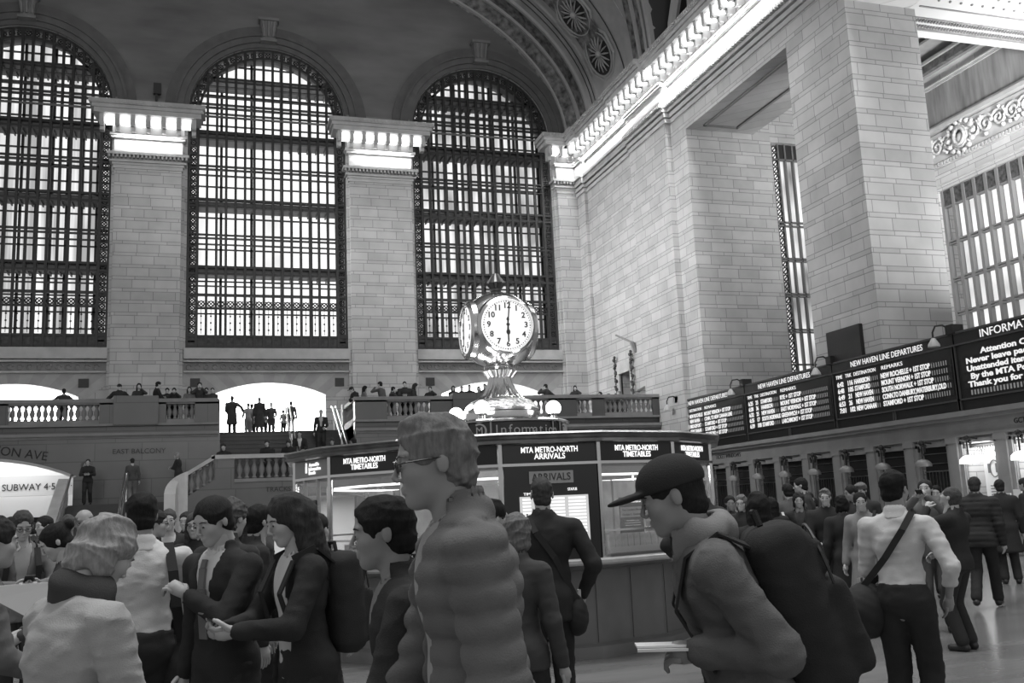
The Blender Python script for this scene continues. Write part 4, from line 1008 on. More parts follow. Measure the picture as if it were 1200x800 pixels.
for q in range(4):
    a = math.radians(90*q); nv = np.array([-math.sin(a), -math.cos(a), 0]); tv = np.array([math.cos(a), -math.sin(a), 0]); rz = math.atan2(nv[0], -nv[1])
    f_ = empty('dial', (0, 0, ZC)); f_.parent = ck; f_.rotation_euler = (0, 0, rz)
    d0 = -.436
    q_ = MB().lathe([(FR, 0), (FR-.06, .015), (FR-.2, .028), (.001, .032)], n=48, cap=False)
    o = q_.build('opal_disc', CLOCKW, f_, smooth=True); o.rotation_euler = (math.radians(90), 0, 0); o.location = (0, d0, 0)
    bz = MB().lathe([(FR+.07, -.06), (FR+.05, 0), (FR+.03, .012), (FR+.015, .03), (FR-.005, .03), (FR-.008, .0)], n=48, cap=False).build('bezel', BRASS, f_, smooth=True); bz.rotation_euler = (math.radians(90), 0, 0); bz.location = (0, d0, 0)
    dm = MB()
    for i in range(60):
        t_ = 2*PI*i/60; dm.sphere((.322*math.sin(t_), d0-.008, .322*math.cos(t_)), .0075 if i % 5 else .01, 6, 4)
    dm.build('minute_track', INK, f_, kind='stuff')
    for i in range(1, 13):
        t_ = 2*PI*i/12; text(str(i), .105, INK, (.258*math.sin(t_), d0-.03, .258*math.cos(t_)), RN, f_, name='numeral', ext=.002, bold=.003)
    h = MB()
    t_ = 2*PI*(1/60); dx, dz = math.sin(t_), math.cos(t_)
    h.bar((-.07*dx, d0-.045, -.07*dz), (.315*dx, d0-.045, .315*dz), .016, .006, up=(0, 1, 0))
    h.build('minute_hand', INK, f_)
    h = MB().bar((.0, d0-.05, .1), (.0, d0-.05, -.22), .02, .006, up=(0, 1, 0)).sphere((0, d0-.05, -.1), .028, 8, 6, (1, .3, 1.4)).sphere((0, d0-.05, 0), .024, 8, 6, (1, .4, 1)).sphere((0, d0-.05, .07), .02, 8, 6, (1, .3, 1)); h.build('hour_hand', INK, f_)
# ================= people =================
def nets(D, org, v):
    """surface nets: D sampled on a grid, negative inside"""
    s = D < 0
    c = np.zeros(tuple(n-1 for n in D.shape), np.int8)
    for i in (0, 1):
        for j in (0, 1):
            for k in (0, 1): c += s[i:D.shape[0]-1+i, j:D.shape[1]-1+j, k:D.shape[2]-1+k]
    act = (c > 0) & (c < 8); idx = np.argwhere(act)
    if len(idx) == 0: return np.zeros((0, 3)), np.zeros((0, 4), int)
    I = -np.ones(act.shape, np.int64); I[act] = np.arange(len(idx))
    acc = np.zeros((len(idx), 3)); cnt = np.zeros(len(idx))
    cor = [(i, j, k) for i in (0, 1) for j in (0, 1) for k in (0, 1)]
    for a in range(8):
        for ax in range(3):
            A = cor[a]
            if A[ax]: continue
            B = list(A); B[ax] = 1
            da = D[idx[:, 0]+A[0], idx[:, 1]+A[1], idx[:, 2]+A[2]]; db = D[idx[:, 0]+B[0], idx[:, 1]+B[1], idx[:, 2]+B[2]]
            m_ = (da < 0) != (db < 0); t = np.where(m_, da/(da-db+1e-12*(da == db)), 0)
            p = np.tile(np.array(A, float), (len(idx), 1)); p[:, ax] += t
            acc[m_] += p[m_]; cnt[m_] += 1
    V_ = (idx+acc/cnt[:, None])*v+org
    Q = []
    for ax in range(3):
        o1, o2 = [q for q in range(3) if q != ax]
        sl0 = [slice(1, -1)]*3; sl1 = [slice(1, -1)]*3; sl0[ax] = slice(0, -1); sl1[ax] = slice(1, None)
        a = s[tuple(sl0)]; b = s[tuple(sl1)]
        e = np.argwhere(a != b)
        if len(e) == 0: continue
        fl_ = a[e[:, 0], e[:, 1], e[:, 2]]
        e = e.copy(); e[:, o1] += 1; e[:, o2] += 1
        def g(d1, d2):
            q = e.copy(); q[:, o1] += d1; q[:, o2] += d2; return I[q[:, 0], q[:, 1], q[:, 2]]
        q = np.stack([g(-1, -1), g(0, -1), g(0, 0), g(-1, 0)], 1)
        if ax == 1: fl_ = ~fl_
        q[~fl_] = q[~fl_][:, ::-1]; Q.append(q)
    Q = np.concatenate(Q); Q = Q[(Q >= 0).all(1)]
    return V_, Q
class Fld:
    def __init__(s, lo, hi, v):
        s.v = v; s.lo = np.array(lo, float); n = np.ceil((np.array(hi)-s.lo)/v).astype(int)+1
        s.n = n; s.D = np.full(tuple(n), .5, np.float32); s.ax = [s.lo[i]+np.arange(n[i])*v for i in range(3)]
    def block(s, lo, hi):
        a = np.clip(np.floor((np.array(lo)-s.lo)/s.v).astype(int), 0, s.n); b = np.clip(np.ceil((np.array(hi)-s.lo)/s.v).astype(int)+1, 0, s.n)
        if (b <= a).any(): return None
        sl = tuple(slice(a[i], b[i]) for i in range(3))
        X, Y, Z = np.meshgrid(*[s.ax[i][sl[i]].astype(np.float32) for i in range(3)], indexing='ij', sparse=True)
        return sl, X, Y, Z
    def mix(s, sl, d, k, sub=False):
        a = s.D[sl]
        if sub:
            h = np.clip(.5-.5*(a+d)/k, 0, 1); s.D[sl] = a+(-d-a)*h+k*h*(1-h)
        else:
            h = np.clip(.5+.5*(a-d)/k, 0, 1); s.D[sl] = a+(d-a)*h-k*h*(1-h)
    def cone(s, a, b, ra, rb, k=.02, sub=False):
        a = np.array(a, float); b = np.array(b, float); m_ = max(ra, rb)+.06+k
        B = s.block(np.minimum(a, b)-m_, np.maximum(a, b)+m_)
        if B is None: return s
        sl, X, Y, Z = B; d = b-a; L2 = float(d@d)+1e-9
        t = np.clip(((X-a[0])*d[0]+(Y-a[1])*d[1]+(Z-a[2])*d[2])/L2, 0, 1)
        q = np.sqrt((X-a[0]-t*d[0])**2+(Y-a[1]-t*d[1])**2+(Z-a[2]-t*d[2])**2)-(ra+(rb-ra)*t)
        s.mix(sl, q, k, sub); return s
    def ell(s, c, r, k=.02, R=None, sub=False):
        c = np.array(c, float); r = np.array(r, float); m_ = max(r)+.06+k
        B = s.block(c-m_, c+m_)
        if B is None: return s
        sl, X, Y, Z = B; x, y, z = X-c[0], Y-c[1], Z-c[2]
        if R is not None: x, y, z = (R[0, 0]*x+R[1, 0]*y+R[2, 0]*z, R[0, 1]*x+R[1, 1]*y+R[2, 1]*z, R[0, 2]*x+R[1, 2]*y+R[2, 2]*z)
        k0 = np.sqrt((x/r[0])**2+(y/r[1])**2+(z/r[2])**2); k1 = np.sqrt((x/r[0]**2)**2+(y/r[1]**2)**2+(z/r[2]**2)**2)
        s.mix(sl, k0*(k0-1)/(k1+1e-6), k, sub); return s
    def cut(s, p, n, soft=.004):
        """keep the half space opposite to n"""
        p = np.array(p, float); n = _n(np.array(n, float)); X, Y, Z = np.meshgrid(*s.ax, indexing='ij', sparse=True)
        s.D = np.maximum(s.D, ((X-p[0])*n[0]+(Y-p[1])*n[1]+(Z-p[2])*n[2]).astype(np.float32)); return s
    def rbox(s, c, hw, r, k=.01, R=None):
        c = np.array(c, float); hw = np.array(hw, float); m_ = np.linalg.norm(hw)+.05; B = s.block(c-m_, c+m_)
        if B is None: return s
        sl, X, Y, Z = B; x, y, z = X-c[0], Y-c[1], Z-c[2]
        if R is not None: x, y, z = (R[0, 0]*x+R[1, 0]*y+R[2, 0]*z, R[0, 1]*x+R[1, 1]*y+R[2, 1]*z, R[0, 2]*x+R[1, 2]*y+R[2, 2]*z)
        qx, qy, qz = np.abs(x)-hw[0]+r, np.abs(y)-hw[1]+r, np.abs(z)-hw[2]+r
        d = np.sqrt(np.maximum(qx, 0)**2+np.maximum(qy, 0)**2+np.maximum(qz, 0)**2)+np.minimum(np.maximum(qx, np.maximum(qy, qz)), 0)-r
        s.mix(sl, d, k); return s
    def vcut(s, o, sp, z0, z1, w0, w1, keep=False, yc=.03):
        """remove a vertical wedge from the front: half width w0 at height z0, w1 at z1 (trunk frame)"""
        X, Y, Z = np.meshgrid(*s.ax, indexing='ij', sparse=True); X, Y, Z = X-o[0], Y-o[1], Z-o[2]
        y = sp[1, 1]*Y+sp[2, 1]*Z+sp[0, 1]*X; z = sp[0, 2]*X+sp[1, 2]*Y+sp[2, 2]*Z; x = sp[0, 0]*X+sp[1, 0]*Y+sp[2, 0]*Z
        w = w0+(w1-w0)*np.clip((z-z0)/(z1-z0), 0, 1.0)
        q = np.minimum(np.minimum(w-np.abs(x), y-yc), z-z0); s.D = np.maximum(s.D, q.astype(np.float32)); return s
    def folds(s, amp, seed, n=6):
        r = np.random.RandomState(seed); X, Y, Z = np.meshgrid(*s.ax, indexing='ij', sparse=True); q = 0
        for i in range(n):
            w = r.normal(size=3)*np.array([16, 16, 26]); q = q+(1-np.abs(np.sin(X*w[0]+Y*w[1]+Z*w[2]+r.rand()*6+1.2*np.sin(X*11-Z*8*(i+1)+i)+.8*np.sin(Y*14+Z*17+i))))**2.2
        s.D = s.D-((q-n*.33)*amp).astype(np.float32); return s
    def bumps(s, amp, seed, fz=1.0):
        r = np.random.RandomState(seed); X, Y, Z = np.meshgrid(*s.ax, indexing='ij', sparse=True); q = 0
        for i in range(5):
            w = r.normal(size=3)*np.array([13, 13, 20*fz])*(1+.5*i); q = q+np.sin(X*w[0]+Y*w[1]+Z*w[2]+r.rand()*6+1.5*np.sin(X*9+Z*7*(i+1)))*amp/(1+.4*i)
        s.D = s.D+q.astype(np.float32)*.5; return s
    def mesh(s): return nets(s.D, s.lo, s.v)
def np_mesh(name, V_, Q, m, parent, smooth=True, **k):
    me = bpy.data.meshes.new(name); nq = len(Q)
    me.vertices.add(len(V_)); me.vertices.foreach_set('co', np.ascontiguousarray(V_, np.float32).ravel())
    me.loops.add(nq*4); me.loops.foreach_set('vertex_index', np.ascontiguousarray(Q, np.int32).ravel())
    me.polygons.add(nq); me.polygons.foreach_set('loop_start', np.arange(nq, dtype=np.int32)*4); me.polygons.foreach_set('loop_total', np.full(nq, 4, np.int32))
    me.update(calc_edges=True); me.validate()
    if smooth: me.polygons.foreach_set('use_smooth', np.ones(len(me.polygons), bool))
    me.materials.append(m); return link(name, me, parent, **k)
def Rx(a): c, s = math.cos(a), math.sin(a); return np.array([[1, 0, 0], [0, c, -s], [0, s, c]])
def Ry(a): c, s = math.cos(a), math.sin(a); return np.array([[c, 0, s], [0, 1, 0], [-s, 0, c]])
def Rz(a): c, s = math.cos(a), math.sin(a); return np.array([[c, -s, 0], [s, c, 0], [0, 0, 1]])
def ik(S, T, l1, l2, hint):
    S = np.array(S, float); T = np.array(T, float); d = T-S; L = np.linalg.norm(d)
    if L > .985*(l1+l2): T = S+d/L*.985*(l1+l2); d = T-S; L = np.linalg.norm(d)
    a = (l1*l1-l2*l2+L*L)/(2*L); h = math.sqrt(max(0, l1*l1-a*a)); u = d/L; hint = np.array(hint, float); w = hint-u*(hint@u); w = _n(w)
    return S+u*a+w*h, T
SKIN = [mat('skin_light', .42, .5, spec=.3), mat('skin_mid', .28, .5, spec=.3), mat('skin_dark', .1, .5, spec=.3)]
def cloth(v):
    v = v*1.1+.015; n = 'cloth_%03d' % int(v*1000)
    return mat(n, v, .85, noise=.12, nscale=6, bump=.25, bscale=220, spec=.15)
def hairm(v): return mat('hair_%03d' % int(v*1000), v, .75, noise=.3, nscale=14, stretch=(5, 5, 1.6), bump=.2, bscale=40, spec=.15)
EYEM = mat('eye_dark', .015, .2); SHOE = mat('shoe_leather', .02, .4); SHOEW = mat('shoe_white', .5, .5); GLF = mat('glasses_frame', .03, .3); METAL = mat('rail_steel', .6, .3, 1.0)
ARM = {  # wrist targets (x out to the side, y forward, z), hand curl, elbow hint
 'down': ((.27, .03, .82), .5, (.3, -1, 0)), 'swingF': ((.24, .26, .9), .5, (.3, -1, -.2)), 'swingB': ((.27, -.24, .88), .5, (.4, -1, 0)),
 'phone': ((.08, .34, 1.13), 1.3, (1, -.3, -1)), 'chest': ((.02, .24, 1.27), 1.2, (1, -.2, -.8)), 'face': ((.07, .24, 1.5), 1.2, (1, .3, -1)),
 'camera': ((.06, .36, 1.53), 1.2, (1, .2, -1)), 'pocket': ((.25, .07, .93), .3, (.8, -1, 0)), 'hip': ((.24, .0, 1.0), .4, (1, -.6, 0)),
 'fold': ((-.1, .24, 1.14), .7, (1, 0, -1)), 'lean': ((.18, .32, 1.07), .4, (1, -.3, -.6)), 'carry': ((.16, .3, 1.0), 1.0, (.6, -1, -.5)), 'paper': ((.16, .42, .98), .9, (.5, -1, -.5)),
 'strap': ((.12, .2, 1.33), 1.4, (1, -.2, -1)), 'wide': ((.45, .05, 1.05), .5, (.3, -1, 0)), 'elbow': ((.1, .22, 1.5), .9, (.3, 1, -.8))}
def hand(mb, W_, d, pn, curl, side, sc=1.0):
    """palm and five jointed fingers; d forward, pn palm normal"""
    d = _n(d); pn = _n(pn-d*(pn@d)); u = np.cross(d, pn)*side
    K = W_+d*.045
    mb.tube([W_-d*.01, W_+d*.02, W_+d*.055, W_+d*.085], [.026, .03, .036, .032], 8)
    for i, (o_, L) in enumerate(((-.03, .062), (-.01, .075), (.01, .08), (.03, .073))):
        p = W_+d*.08+u*(-o_); c = curl*(.75+.12*i); q = [p-d*.03, p]
        a = 0
        for j, f_ in enumerate((.45, .32, .23)):
            a += c*(.5, .65, .4)[j]; q.append(q[-1]+(d*math.cos(a)+pn*math.sin(a))*L*f_)
        mb.tube(q, [.012, .0105, .0095, .0085, .006], 6)
    p = W_+d*.025+u*.03; t1 = p+(d*.6+u*.7+pn*.35)*.034; t2 = t1+(d*.85+u*.15+pn*.5)*.032; t3 = t2+(d*.9-u*.1+pn*.4)*.022
    mb.tube([W_+d*.01+u*.01, p, t1, t2, t3], [.014, .015, .012, .011, .007], 6)
NP = [0]
def person(X, Y, zf, yaw, label, h=None, ztop=None, group=None, male=True, vox=.02, vhead=.01, lean=4, side=0, head=(0, 0, 0), arms=('down', 'down'), walk=0.0, sit=False,
           skin=0, hair=('short', .03), top=('jacket', .03), legs=('trousers', .025), shoe=None, shirt=None, tie=None, extra=(), wide=1.0, anchor=True, scarfv=.04):
    """a standing figure; X, Y is where the head goes, yaw 0 faces +Y, arms = (left, right)"""
    NP[0] += 1; seed = NP[0]
    sp = Rx(math.radians(-lean))@Ry(math.radians(side))
    pel = np.array([0, 0, .93 if not sit else .5]); up = lambda x, y, z: pel+sp@np.array([x, y, z])
    wS = (.185 if male else .162)*wide
    nb = up(0, -.012, .505); hc = up(0, .035, .682)
    Sh = [up(-wS, -.005, .452), up(wS, -.005, .452)]; hip = [pel+[-.09, 0, -.03], pel+[.09, 0, -.03]]
    hc = hc+np.array([0, .02*math.sin(math.radians(lean)), 0])
    ztl = hc[2]+.118
    if h is None: h = (ztop-zf)*1.75/ztl if ztop is not None else 1.7
    s = h/1.75
    ya = math.radians(yaw); rot = Rz(ya); off = rot@(hc*s)
    bx, by = (X-off[0], Y-off[1]) if anchor else (X, Y)
    root = empty('person', (bx, by, zf), ya, label=label, cat='person', group=group); root.scale = (s, s, s)
    # limbs
    wr, el, ws_, cl = [], [], [], []
    for i, sg in enumerate((-1, 1)):
        t_, c_, hn = ARM[arms[i]] if isinstance(arms[i], str) else arms[i]
        T = np.array([t_[0]*sg, t_[1], t_[2]-(.43 if sit else 0)])
        if abs(lean) > 3 and not (isinstance(arms[i], str) and arms[i] in ('lean',)): T = T+(up(0, 0, .3)-(pel+[0, 0, .3]))*1.0
        E_, T = ik(Sh[i], T, .29, .255, np.array([hn[0]*sg, hn[1], hn[2]])); wr.append(T); el.append(E_); cl.append(c_)
    ank, kn = [], []
    for i, sg in enumerate((-1, 1)):
        if sit: K_ = hip[i]+[.05*sg, .42, .02]; A_ = np.array([.12*sg, .46, .09])
        else:
            A_ = np.array([.1*sg, walk*.3*sg, .09+(abs(walk)*.07 if walk*sg < 0 else 0)]); K_, A_ = ik(hip[i], A_, .425, .42, (0, 1, 0))
        ank.append(A_); kn.append(K_)
    b = MB()
    fz = Fld((-.62, -.62, -.02), (.62, .75, nb[2]+.12), vox)
    T_ = top[0]
    def torso(f, g, k=.04):
        f.ell(up(0, 0, .36), ((.155+g)*wide if male else .14+g, .108+g, .2), k, sp); f.ell(up(0, .005, .14), (.135*wide+g if male else .12+g, .1+g, .17), k, sp)
        f.ell(pel+[0, -.01, .0], ((.155 if male else .16)+g, .115+g, .14), k)
        [f.cone(up(.025*q_, -.012, .475), up(wS*.92*q_, -.008, .445), .052+g*.7, .053+g*.8, k) for q_ in (-1, 1)]
    def armf(f, g, i, cuff=1.0, k=.03):
        e = wr[i]; f.cone(Sh[i], el[i], .052+g, .042+g, k); f.cone(el[i], el[i]+(e-el[i])*cuff, .041+g, .03+g*.9, .02)
    def legf(f, g, i, end=1.0, k=.03, flare=0.0):
        f.cone(hip[i], kn[i], .078+g, .056+g, k); f.cone(kn[i], kn[i]+(ank[i]-kn[i])*end, .054+g, .038+g+flare, .02)
    # continuous body: trunk, neck, limbs, then head and hands in the same mesh
    torso(fz, -.02); fz.cone(nb-[0, 0, .03], hc+sp@np.array([0, -.03, -.08]), .06, .055, .02)
    for i in (0, 1): armf(fz, -.008, i); legf(fz, -.012, i)
    for i in (0, 1): fz.cone(ank[i]+[0, -.02, -.05], ank[i]+[.01*(-1, 1)[i], .13, -.065], .03, .025, .02)
    V1, Q1 = fz.mesh()
    HR = sp@Rz(math.radians(head[0]))@Rx(math.radians(head[1]))@Ry(math.radians(head[2]))
    ms = 1.0 if male else .95
    fh = Fld((-.11, -.14, -.19), (.11, .15, .14), vhead)
    fh.ell((0, -.012, .035), (.075, .098, .083), .02).ell((0, .03, -.045), (.056 if male else .051, .056, .065), .03).ell((0, .062, -.092), (.022, .02, .018), .03)
    fh.ell((-.03, .055, -.02), (.03, .03, .03), .02).ell((.03, .055, -.02), (.03, .03, .03), .02)
    fh.ell((0, .075, .028), (.052, .014, .012), .015)
    for sx in (-1, 1):
        fh.ell((.031*sx, .097, .004), (.017, .014, .011), .012, sub=True); fh.ell((.031*sx, .079, .003), (.0135, .0135, .0125), .004)
        fh.ell((.0745*sx, -.012, -.004), (.0085, .017, .028), .006); fh.ell((.010*sx, .098, -.033), (.007, .009, .006), .006)
    fh.cone((0, .088, .014), (0, .107, -.024), .006, .0085, .01)
    fh.ell((0, .084, -.055), (.023, .011, .006), .006).ell((0, .083, -.066), (.02, .011, .006), .004)
    fh.cone((0, -.025, -.05), (0, -.035, -.17), .053, .056, .02)
    V2, Q2 = fh.mesh(); V2w = V2@HR.T+hc
    hb = MB()
    for i, sg in enumerate((-1, 1)):
        d = _n(wr[i]-el[i]); pn = np.array([-sg*.9, .15, 0]) if d[2] < -.5 else np.array([-sg*.5, -.2, -.6 if 'phone' not in str(arms[i]) else .8])
        hand(hb, wr[i], d, pn, cl[i], sg)
    Vh = np.array(hb.v); 
    fq = [f if len(f) == 4 else None for f in hb.f]; quads = [f for f in fq if f]
    for f in hb.f:
        if len(f) > 4:
            for j in range(1, len(f)-2, 2): quads.append((f[0], f[j], f[j+1], f[j+2]))
            if len(f) % 2: quads.append((f[0], f[-2], f[-1], f[-1]))
    quads = [q for q in quads if len(set(q)) == 4]
    Vb = np.concatenate([V1, V2w, Vh]); Qb = np.concatenate([Q1, Q2+len(V1), np.array(quads)+len(V1)+len(V2w)])
    np_mesh('body', Vb, Qb, SKIN[skin], root)
    # eyes and brows
    if vhead <= .012:
        e = MB()
        for sx in (-1, 1): e.sphere((.031*sx, .0845, .003), .0095, 8, 6, (1.1, .9, .75))
        e.v = [tuple(HR@np.array(p)+hc) for p in e.v]; e.build('eyes', EYEM, root, smooth=True)
        e = MB()
        for sx in (-1, 1): e.tube([(.016*sx, .0925, .025), (.034*sx, .09, .0285), (.05*sx, .077, .0225)], [.002, .0028, .0015], 5)
        e.v = [tuple(HR@np.array(p)+hc) for p in e.v]; e.build('eyebrows', hairm(min(hair[1], .2)), root, smooth=True)
    # hair
    st_, hv = hair[0], hair[1]
    lo = (-.15, -.2, -.52) if st_ in ('long', 'longback') else (-.14, -.2, -.2)
    hf = Fld(lo, (.15, .17, .2), vhead*(1.3 if st_ in ('long', 'longback') else 1.0))
    g_ = {'short': .009, 'crop': .005, 'bald': .004, 'bob': .013, 'bun': .009, 'messy': .015, 'long': .012, 'longback': .012, 'cap': .006, 'full': .011}[st_]
    hf.ell((0, -.014, .037), (.075+g_, .098+g_, .083+g_*1.3), .01)
    if st_ == 'full': hf.ell((0, .03, .1), (.05, .05, .03), .02)
    if st_ in ('short', 'messy', 'bob', 'bun', 'full', 'cap', 'crop'): hf.ell((0, -.05, -.035), (.06+g_, .055+g_, .06), .02)
    if st_ == 'bob':
        for sx in (-1, 1): hf.ell((.068*sx, -.02, -.04), (.026, .05, .07), .02)
        hf.ell((0, -.07, -.05), (.07, .045, .07), .03)
    if st_ in ('long', 'longback'):
        for sx in (-1, 1): hf.cone((.07*sx, -.01, .0), (.075*sx, -.01 if st_ == 'long' else -.06, -.3), .03, .035, .03)
        hf.cone((0, -.08, .0), (0, -.1, -.4), .06, .05, .05); hf.cone((-.04, -.08, .0), (-.06, -.09, -.38), .05, .04, .05); hf.cone((.04, -.08, .0), (.06, -.09, -.38), .05, .04, .05)
    if st_ == 'bun': hf.ell((0, -.13, .06), (.04, .038, .038), .015)
    # face opening
    hf.ell((0, .122, -.012 if st_ != 'bald' else .03), (.07 if st_ not in ('long', 'bob') else .06, .084 if st_ not in ('long', 'bob') else .07, .086 if st_ != 'bald' else .1), .006, sub=True); hf.ell((0, .12, -.1), (.062, .1, .1), .01, sub=True)
    if st_ in ('short', 'crop', 'cap', 'messy', 'bald', 'full'):
        for sx in (-1, 1): hf.ell((.1*sx, .016, -.04), (.05, .05, .058), .006, sub=True)
    if st_ == 'bald': hf.ell((0, -.0, .11), (.085, .11, .07), .01, sub=True)
    if st_ not in ('long', 'longback'): hf.ell((0, 0, -.19), (.14, .14, .085), .01, sub=True)
    hf.folds(.0035 if st_ not in ('messy', 'bob', 'full') else .006, seed, 5); Vq, Qq = hf.mesh()
    if len(Vq): np_mesh('hair', Vq@HR.T+hc, Qq, hairm(hv), root)
    # top garment
    tv = top[1]; g_ = {'shirt': .012, 'jacket': .022, 'suit': .022, 'coat': .03, 'longcoat': .032, 'puffer': .032, 'sweater': .018, 'cardigan': .02}[T_]
    tf = Fld((-.66, -.64, .1), (.66, .75, nb[2]+.14), vox)
    torso(tf, g_)
    hem = {'shirt': .07, 'sweater': -.06, 'jacket': -.1, 'suit': -.16, 'coat': -.42, 'longcoat': -.62, 'puffer': -.13, 'cardigan': -.2}[T_]
    if hem < -.05:
        q = .05 if T_ in ('coat', 'longcoat') else .012
        w_ = .15+g_+(q if hem < -.3 else 0)
        for xx in (-.055, .055): tf.cone(pel+[xx, 0, 0], pel+[xx*1.15, 0 if not sit else .1, hem], .108+g_*.7, .108+g_*.7+q, .05)
    for i in (0, 1): armf(tf, g_*(.75 if T_ != 'shirt' else 1.1), i, .97, .014 if vox < .02 else .03)
    if T_ in ('coat', 'longcoat', 'jacket', 'suit', 'puffer'): tf.cone(nb-[0, 0, .02], nb+sp@np.array([0, .0, .04]), .09, .084, .02)
    else: tf.cone(nb-[0, 0, .02], nb+sp@np.array([0, .0, .025]), .078, .072, .02)
    if T_ == 'puffer':
        X_, Y_, Z_ = np.meshgrid(*tf.ax, indexing='ij', sparse=True); zz = Z_+.12*Y_; tf.D = tf.D+(.006-.015*np.abs(np.sin(zz*PI/.066))**.5+0*X_).astype(np.float32); tf.folds(.0015, seed, 4)
    elif vox < .02: tf.folds(.0042 if T_ in ('shirt', 'coat', 'longcoat') else .003, seed)
    tf.cut(pel+[0, 0, hem], (0, 0, -1))
    tf.cone(nb+sp@np.array([0, .0, -.01]), nb+sp@np.array([0, .01, .2]), .058, .07, .004, sub=True)
    if shirt is not None or T_ == 'cardigan':   # open front: wedge to the waist
        zb_ = {'suit': .14, 'coat': .1, 'longcoat': .1, 'jacket': .08}.get(T_, -.5)
        if zb_ > -.4: tf.vcut(pel, sp, zb_, .58, 0, .085)
        else: tf.vcut(pel, sp, -.5, .58, .05 if T_ == 'puffer' else .075, .08)
        sf = Fld((-.3, -.3, .7), (.3, .45, nb[2]+.1), vox); torso(sf, g_-.012 if vox < .016 else g_-.016, .04); sf.cone(nb-[0, 0, .03], nb+sp@np.array([0, .012, .05]), .066, .063, .02); sf.cone(nb+sp@np.array([0, .02, 0]), nb+sp@np.array([0, .04, .2]), .057, .06, .004, sub=True)
        sf.cut(pel+[0, 0, -.05], (0, 0, -1)); sf.cut(pel+[0, -.02, 0], (0, -1, 0)); Vq, Qq = sf.mesh()
        if len(Vq): np_mesh('shirt', Vq, Qq, cloth(shirt if shirt is not None else .45), root)
    Vq, Qq = tf.mesh(); np_mesh({'suit': 'suit_jacket', 'puffer': 'puffer_jacket', 'longcoat': 'long_coat'}.get(T_, T_), Vq, Qq, cloth(tv), root)
    if tie is not None:
        tb = MB(); [tb.bar(up(*p0), up(*p1), w_, .012, up=(0, 1, 0)) for p0, p1, w_ in (((0, .095, .5), (0, .112, .46), .034), ((0, .112, .46), (0, .128, .36), .045), ((0, .128, .36), (0, .124, .12), .06))]; tb.build('tie', cloth(tie), root, smooth=True)
    # trousers or bare legs
    lf_ = Fld((-.35, -.62, .0), (.35, .75, 1.05), vox)
    if legs[0] in ('trousers', 'jeans'):
        gl = .014 if legs[0] == 'jeans' else .022
        for i in (0, 1): legf(lf_, gl, i, .96, flare=.012)
        lf_.ell(pel+[0, -.01, .0], (.155+gl*.6, .115+gl*.6, .13), .03); lf_.ell(pel+[0, 0, .09], ((.152 if male else .14)*wide, .122, .09), .03); lf_.cut(pel+[0, 0, .1], (0, 0, 1))
        if vox < .02: lf_.folds(.003, seed+50)
        Vq, Qq = lf_.mesh(); np_mesh(legs[0], Vq, Qq, cloth(legs[1]), root)
    # shoes
    for i, sg in enumerate((-1, 1)):
        sf = Fld((ank[i][0]-.1, ank[i][1]-.14, ank[i][2]-.13), (ank[i][0]+.1, ank[i][1]+.26, ank[i][2]+.06), max(vox*.6, .008))
        sf.cone(ank[i]+[0, -.03, -.05], ank[i]+[.012*sg, .13, -.055], .042, .036, .03).cone(ank[i]+[0, -.01, -.04], ank[i]+[0, 0, 0], .045, .045, .02); sf.cut(ank[i]+[0, 0, -.089], (0, 0, -1))
        Vq, Qq = sf.mesh(); np_mesh('shoe', Vq, Qq, SHOE if not shoe else SHOEW, root)
    P_ = lambda *q: HR@np.array(q)+hc
    for e in extra:
        if e == 'glasses':
            g = MB()
            for sx in (-1, 1):
                g.tube([P_(.032*sx+.021*math.cos(a), .1, .002+.016*math.sin(a)) for a in np.linspace(0, 2*PI, 11)[:-1]], .0022, 5, close=True); g.tube([P_(.053*sx, .1, .006), P_(.074*sx, .08, .008), P_(.08*sx, -.01, .01)], .0022, 5)
            g.tube([P_(-.011, .101, .004), P_(.011, .101, .004)], .0022, 5); g.build('glasses', GLF, root)
        elif e in ('cap', 'flatcap'):
            cf_ = Fld((-.13, -.15, -.02), (.13, .22, .17), vhead)
            cf_.ell((0, -.012, .05), (.09, .113, .086), .01).ell((0, 0, -.03), (.15, .2, .065), .01, sub=True)
            if e == 'cap': cf_.ell((0, .13, .038), (.07, .075, .012), .01)
            else: cf_.ell((0, .03, .085), (.085, .1, .035), .02)
            Vq, Qq = cf_.mesh(); np_mesh('cap', Vq@HR.T+hc, Qq, cloth(.018 if e == 'cap' else .12), root)
        elif e == 'beard':
            bf = Fld((-.09, 0, -.15), (.09, .13, 0), vhead); bf.ell((0, .035, -.07), (.06, .06, .055), .01).ell((0, .11, -.05), (.03, .03, .018), .01, sub=True).ell((0, .08, .02), (.09, .09, .05), .01, sub=True)
            Vq, Qq = bf.mesh(); np_mesh('beard', Vq@HR.T+hc, Qq, hairm(.08), root)
        elif e == 'phone':
            c_ = (wr[0]+wr[1])/2 if arms[0] == arms[1] else wr[1]; MB().obox(c_+[0, .07, .05], (1, 0, 0), (0, 1, .6), (0, -.6, 1), .037, .073, .004).build('phone', BLACK, root)
        elif e == 'collar':
            cf_ = Fld((-.16, -.16, nb[2]-.08), (.16, .2, nb[2]+.12), max(.006, vox*.6)); cf_.cone(nb-[0, 0, .02], nb+sp@np.array([0, .0, .034]), .09, .072, .01).cone(nb-[0, 0, .08], nb+sp@np.array([0, .01, .2]), .055, .064, .004, sub=True); cf_.cut(nb-[0, 0, .01], (0, 0, -1))
            Vq, Qq = cf_.mesh(); np_mesh('collar', Vq, Qq, cloth(tv if shirt is None or T_ != 'suit' else shirt), root)
        elif e == 'scarf':
            cf_ = Fld((-.2, -.2, nb[2]-.12), (.2, .24, nb[2]+.14), vox*.8); 
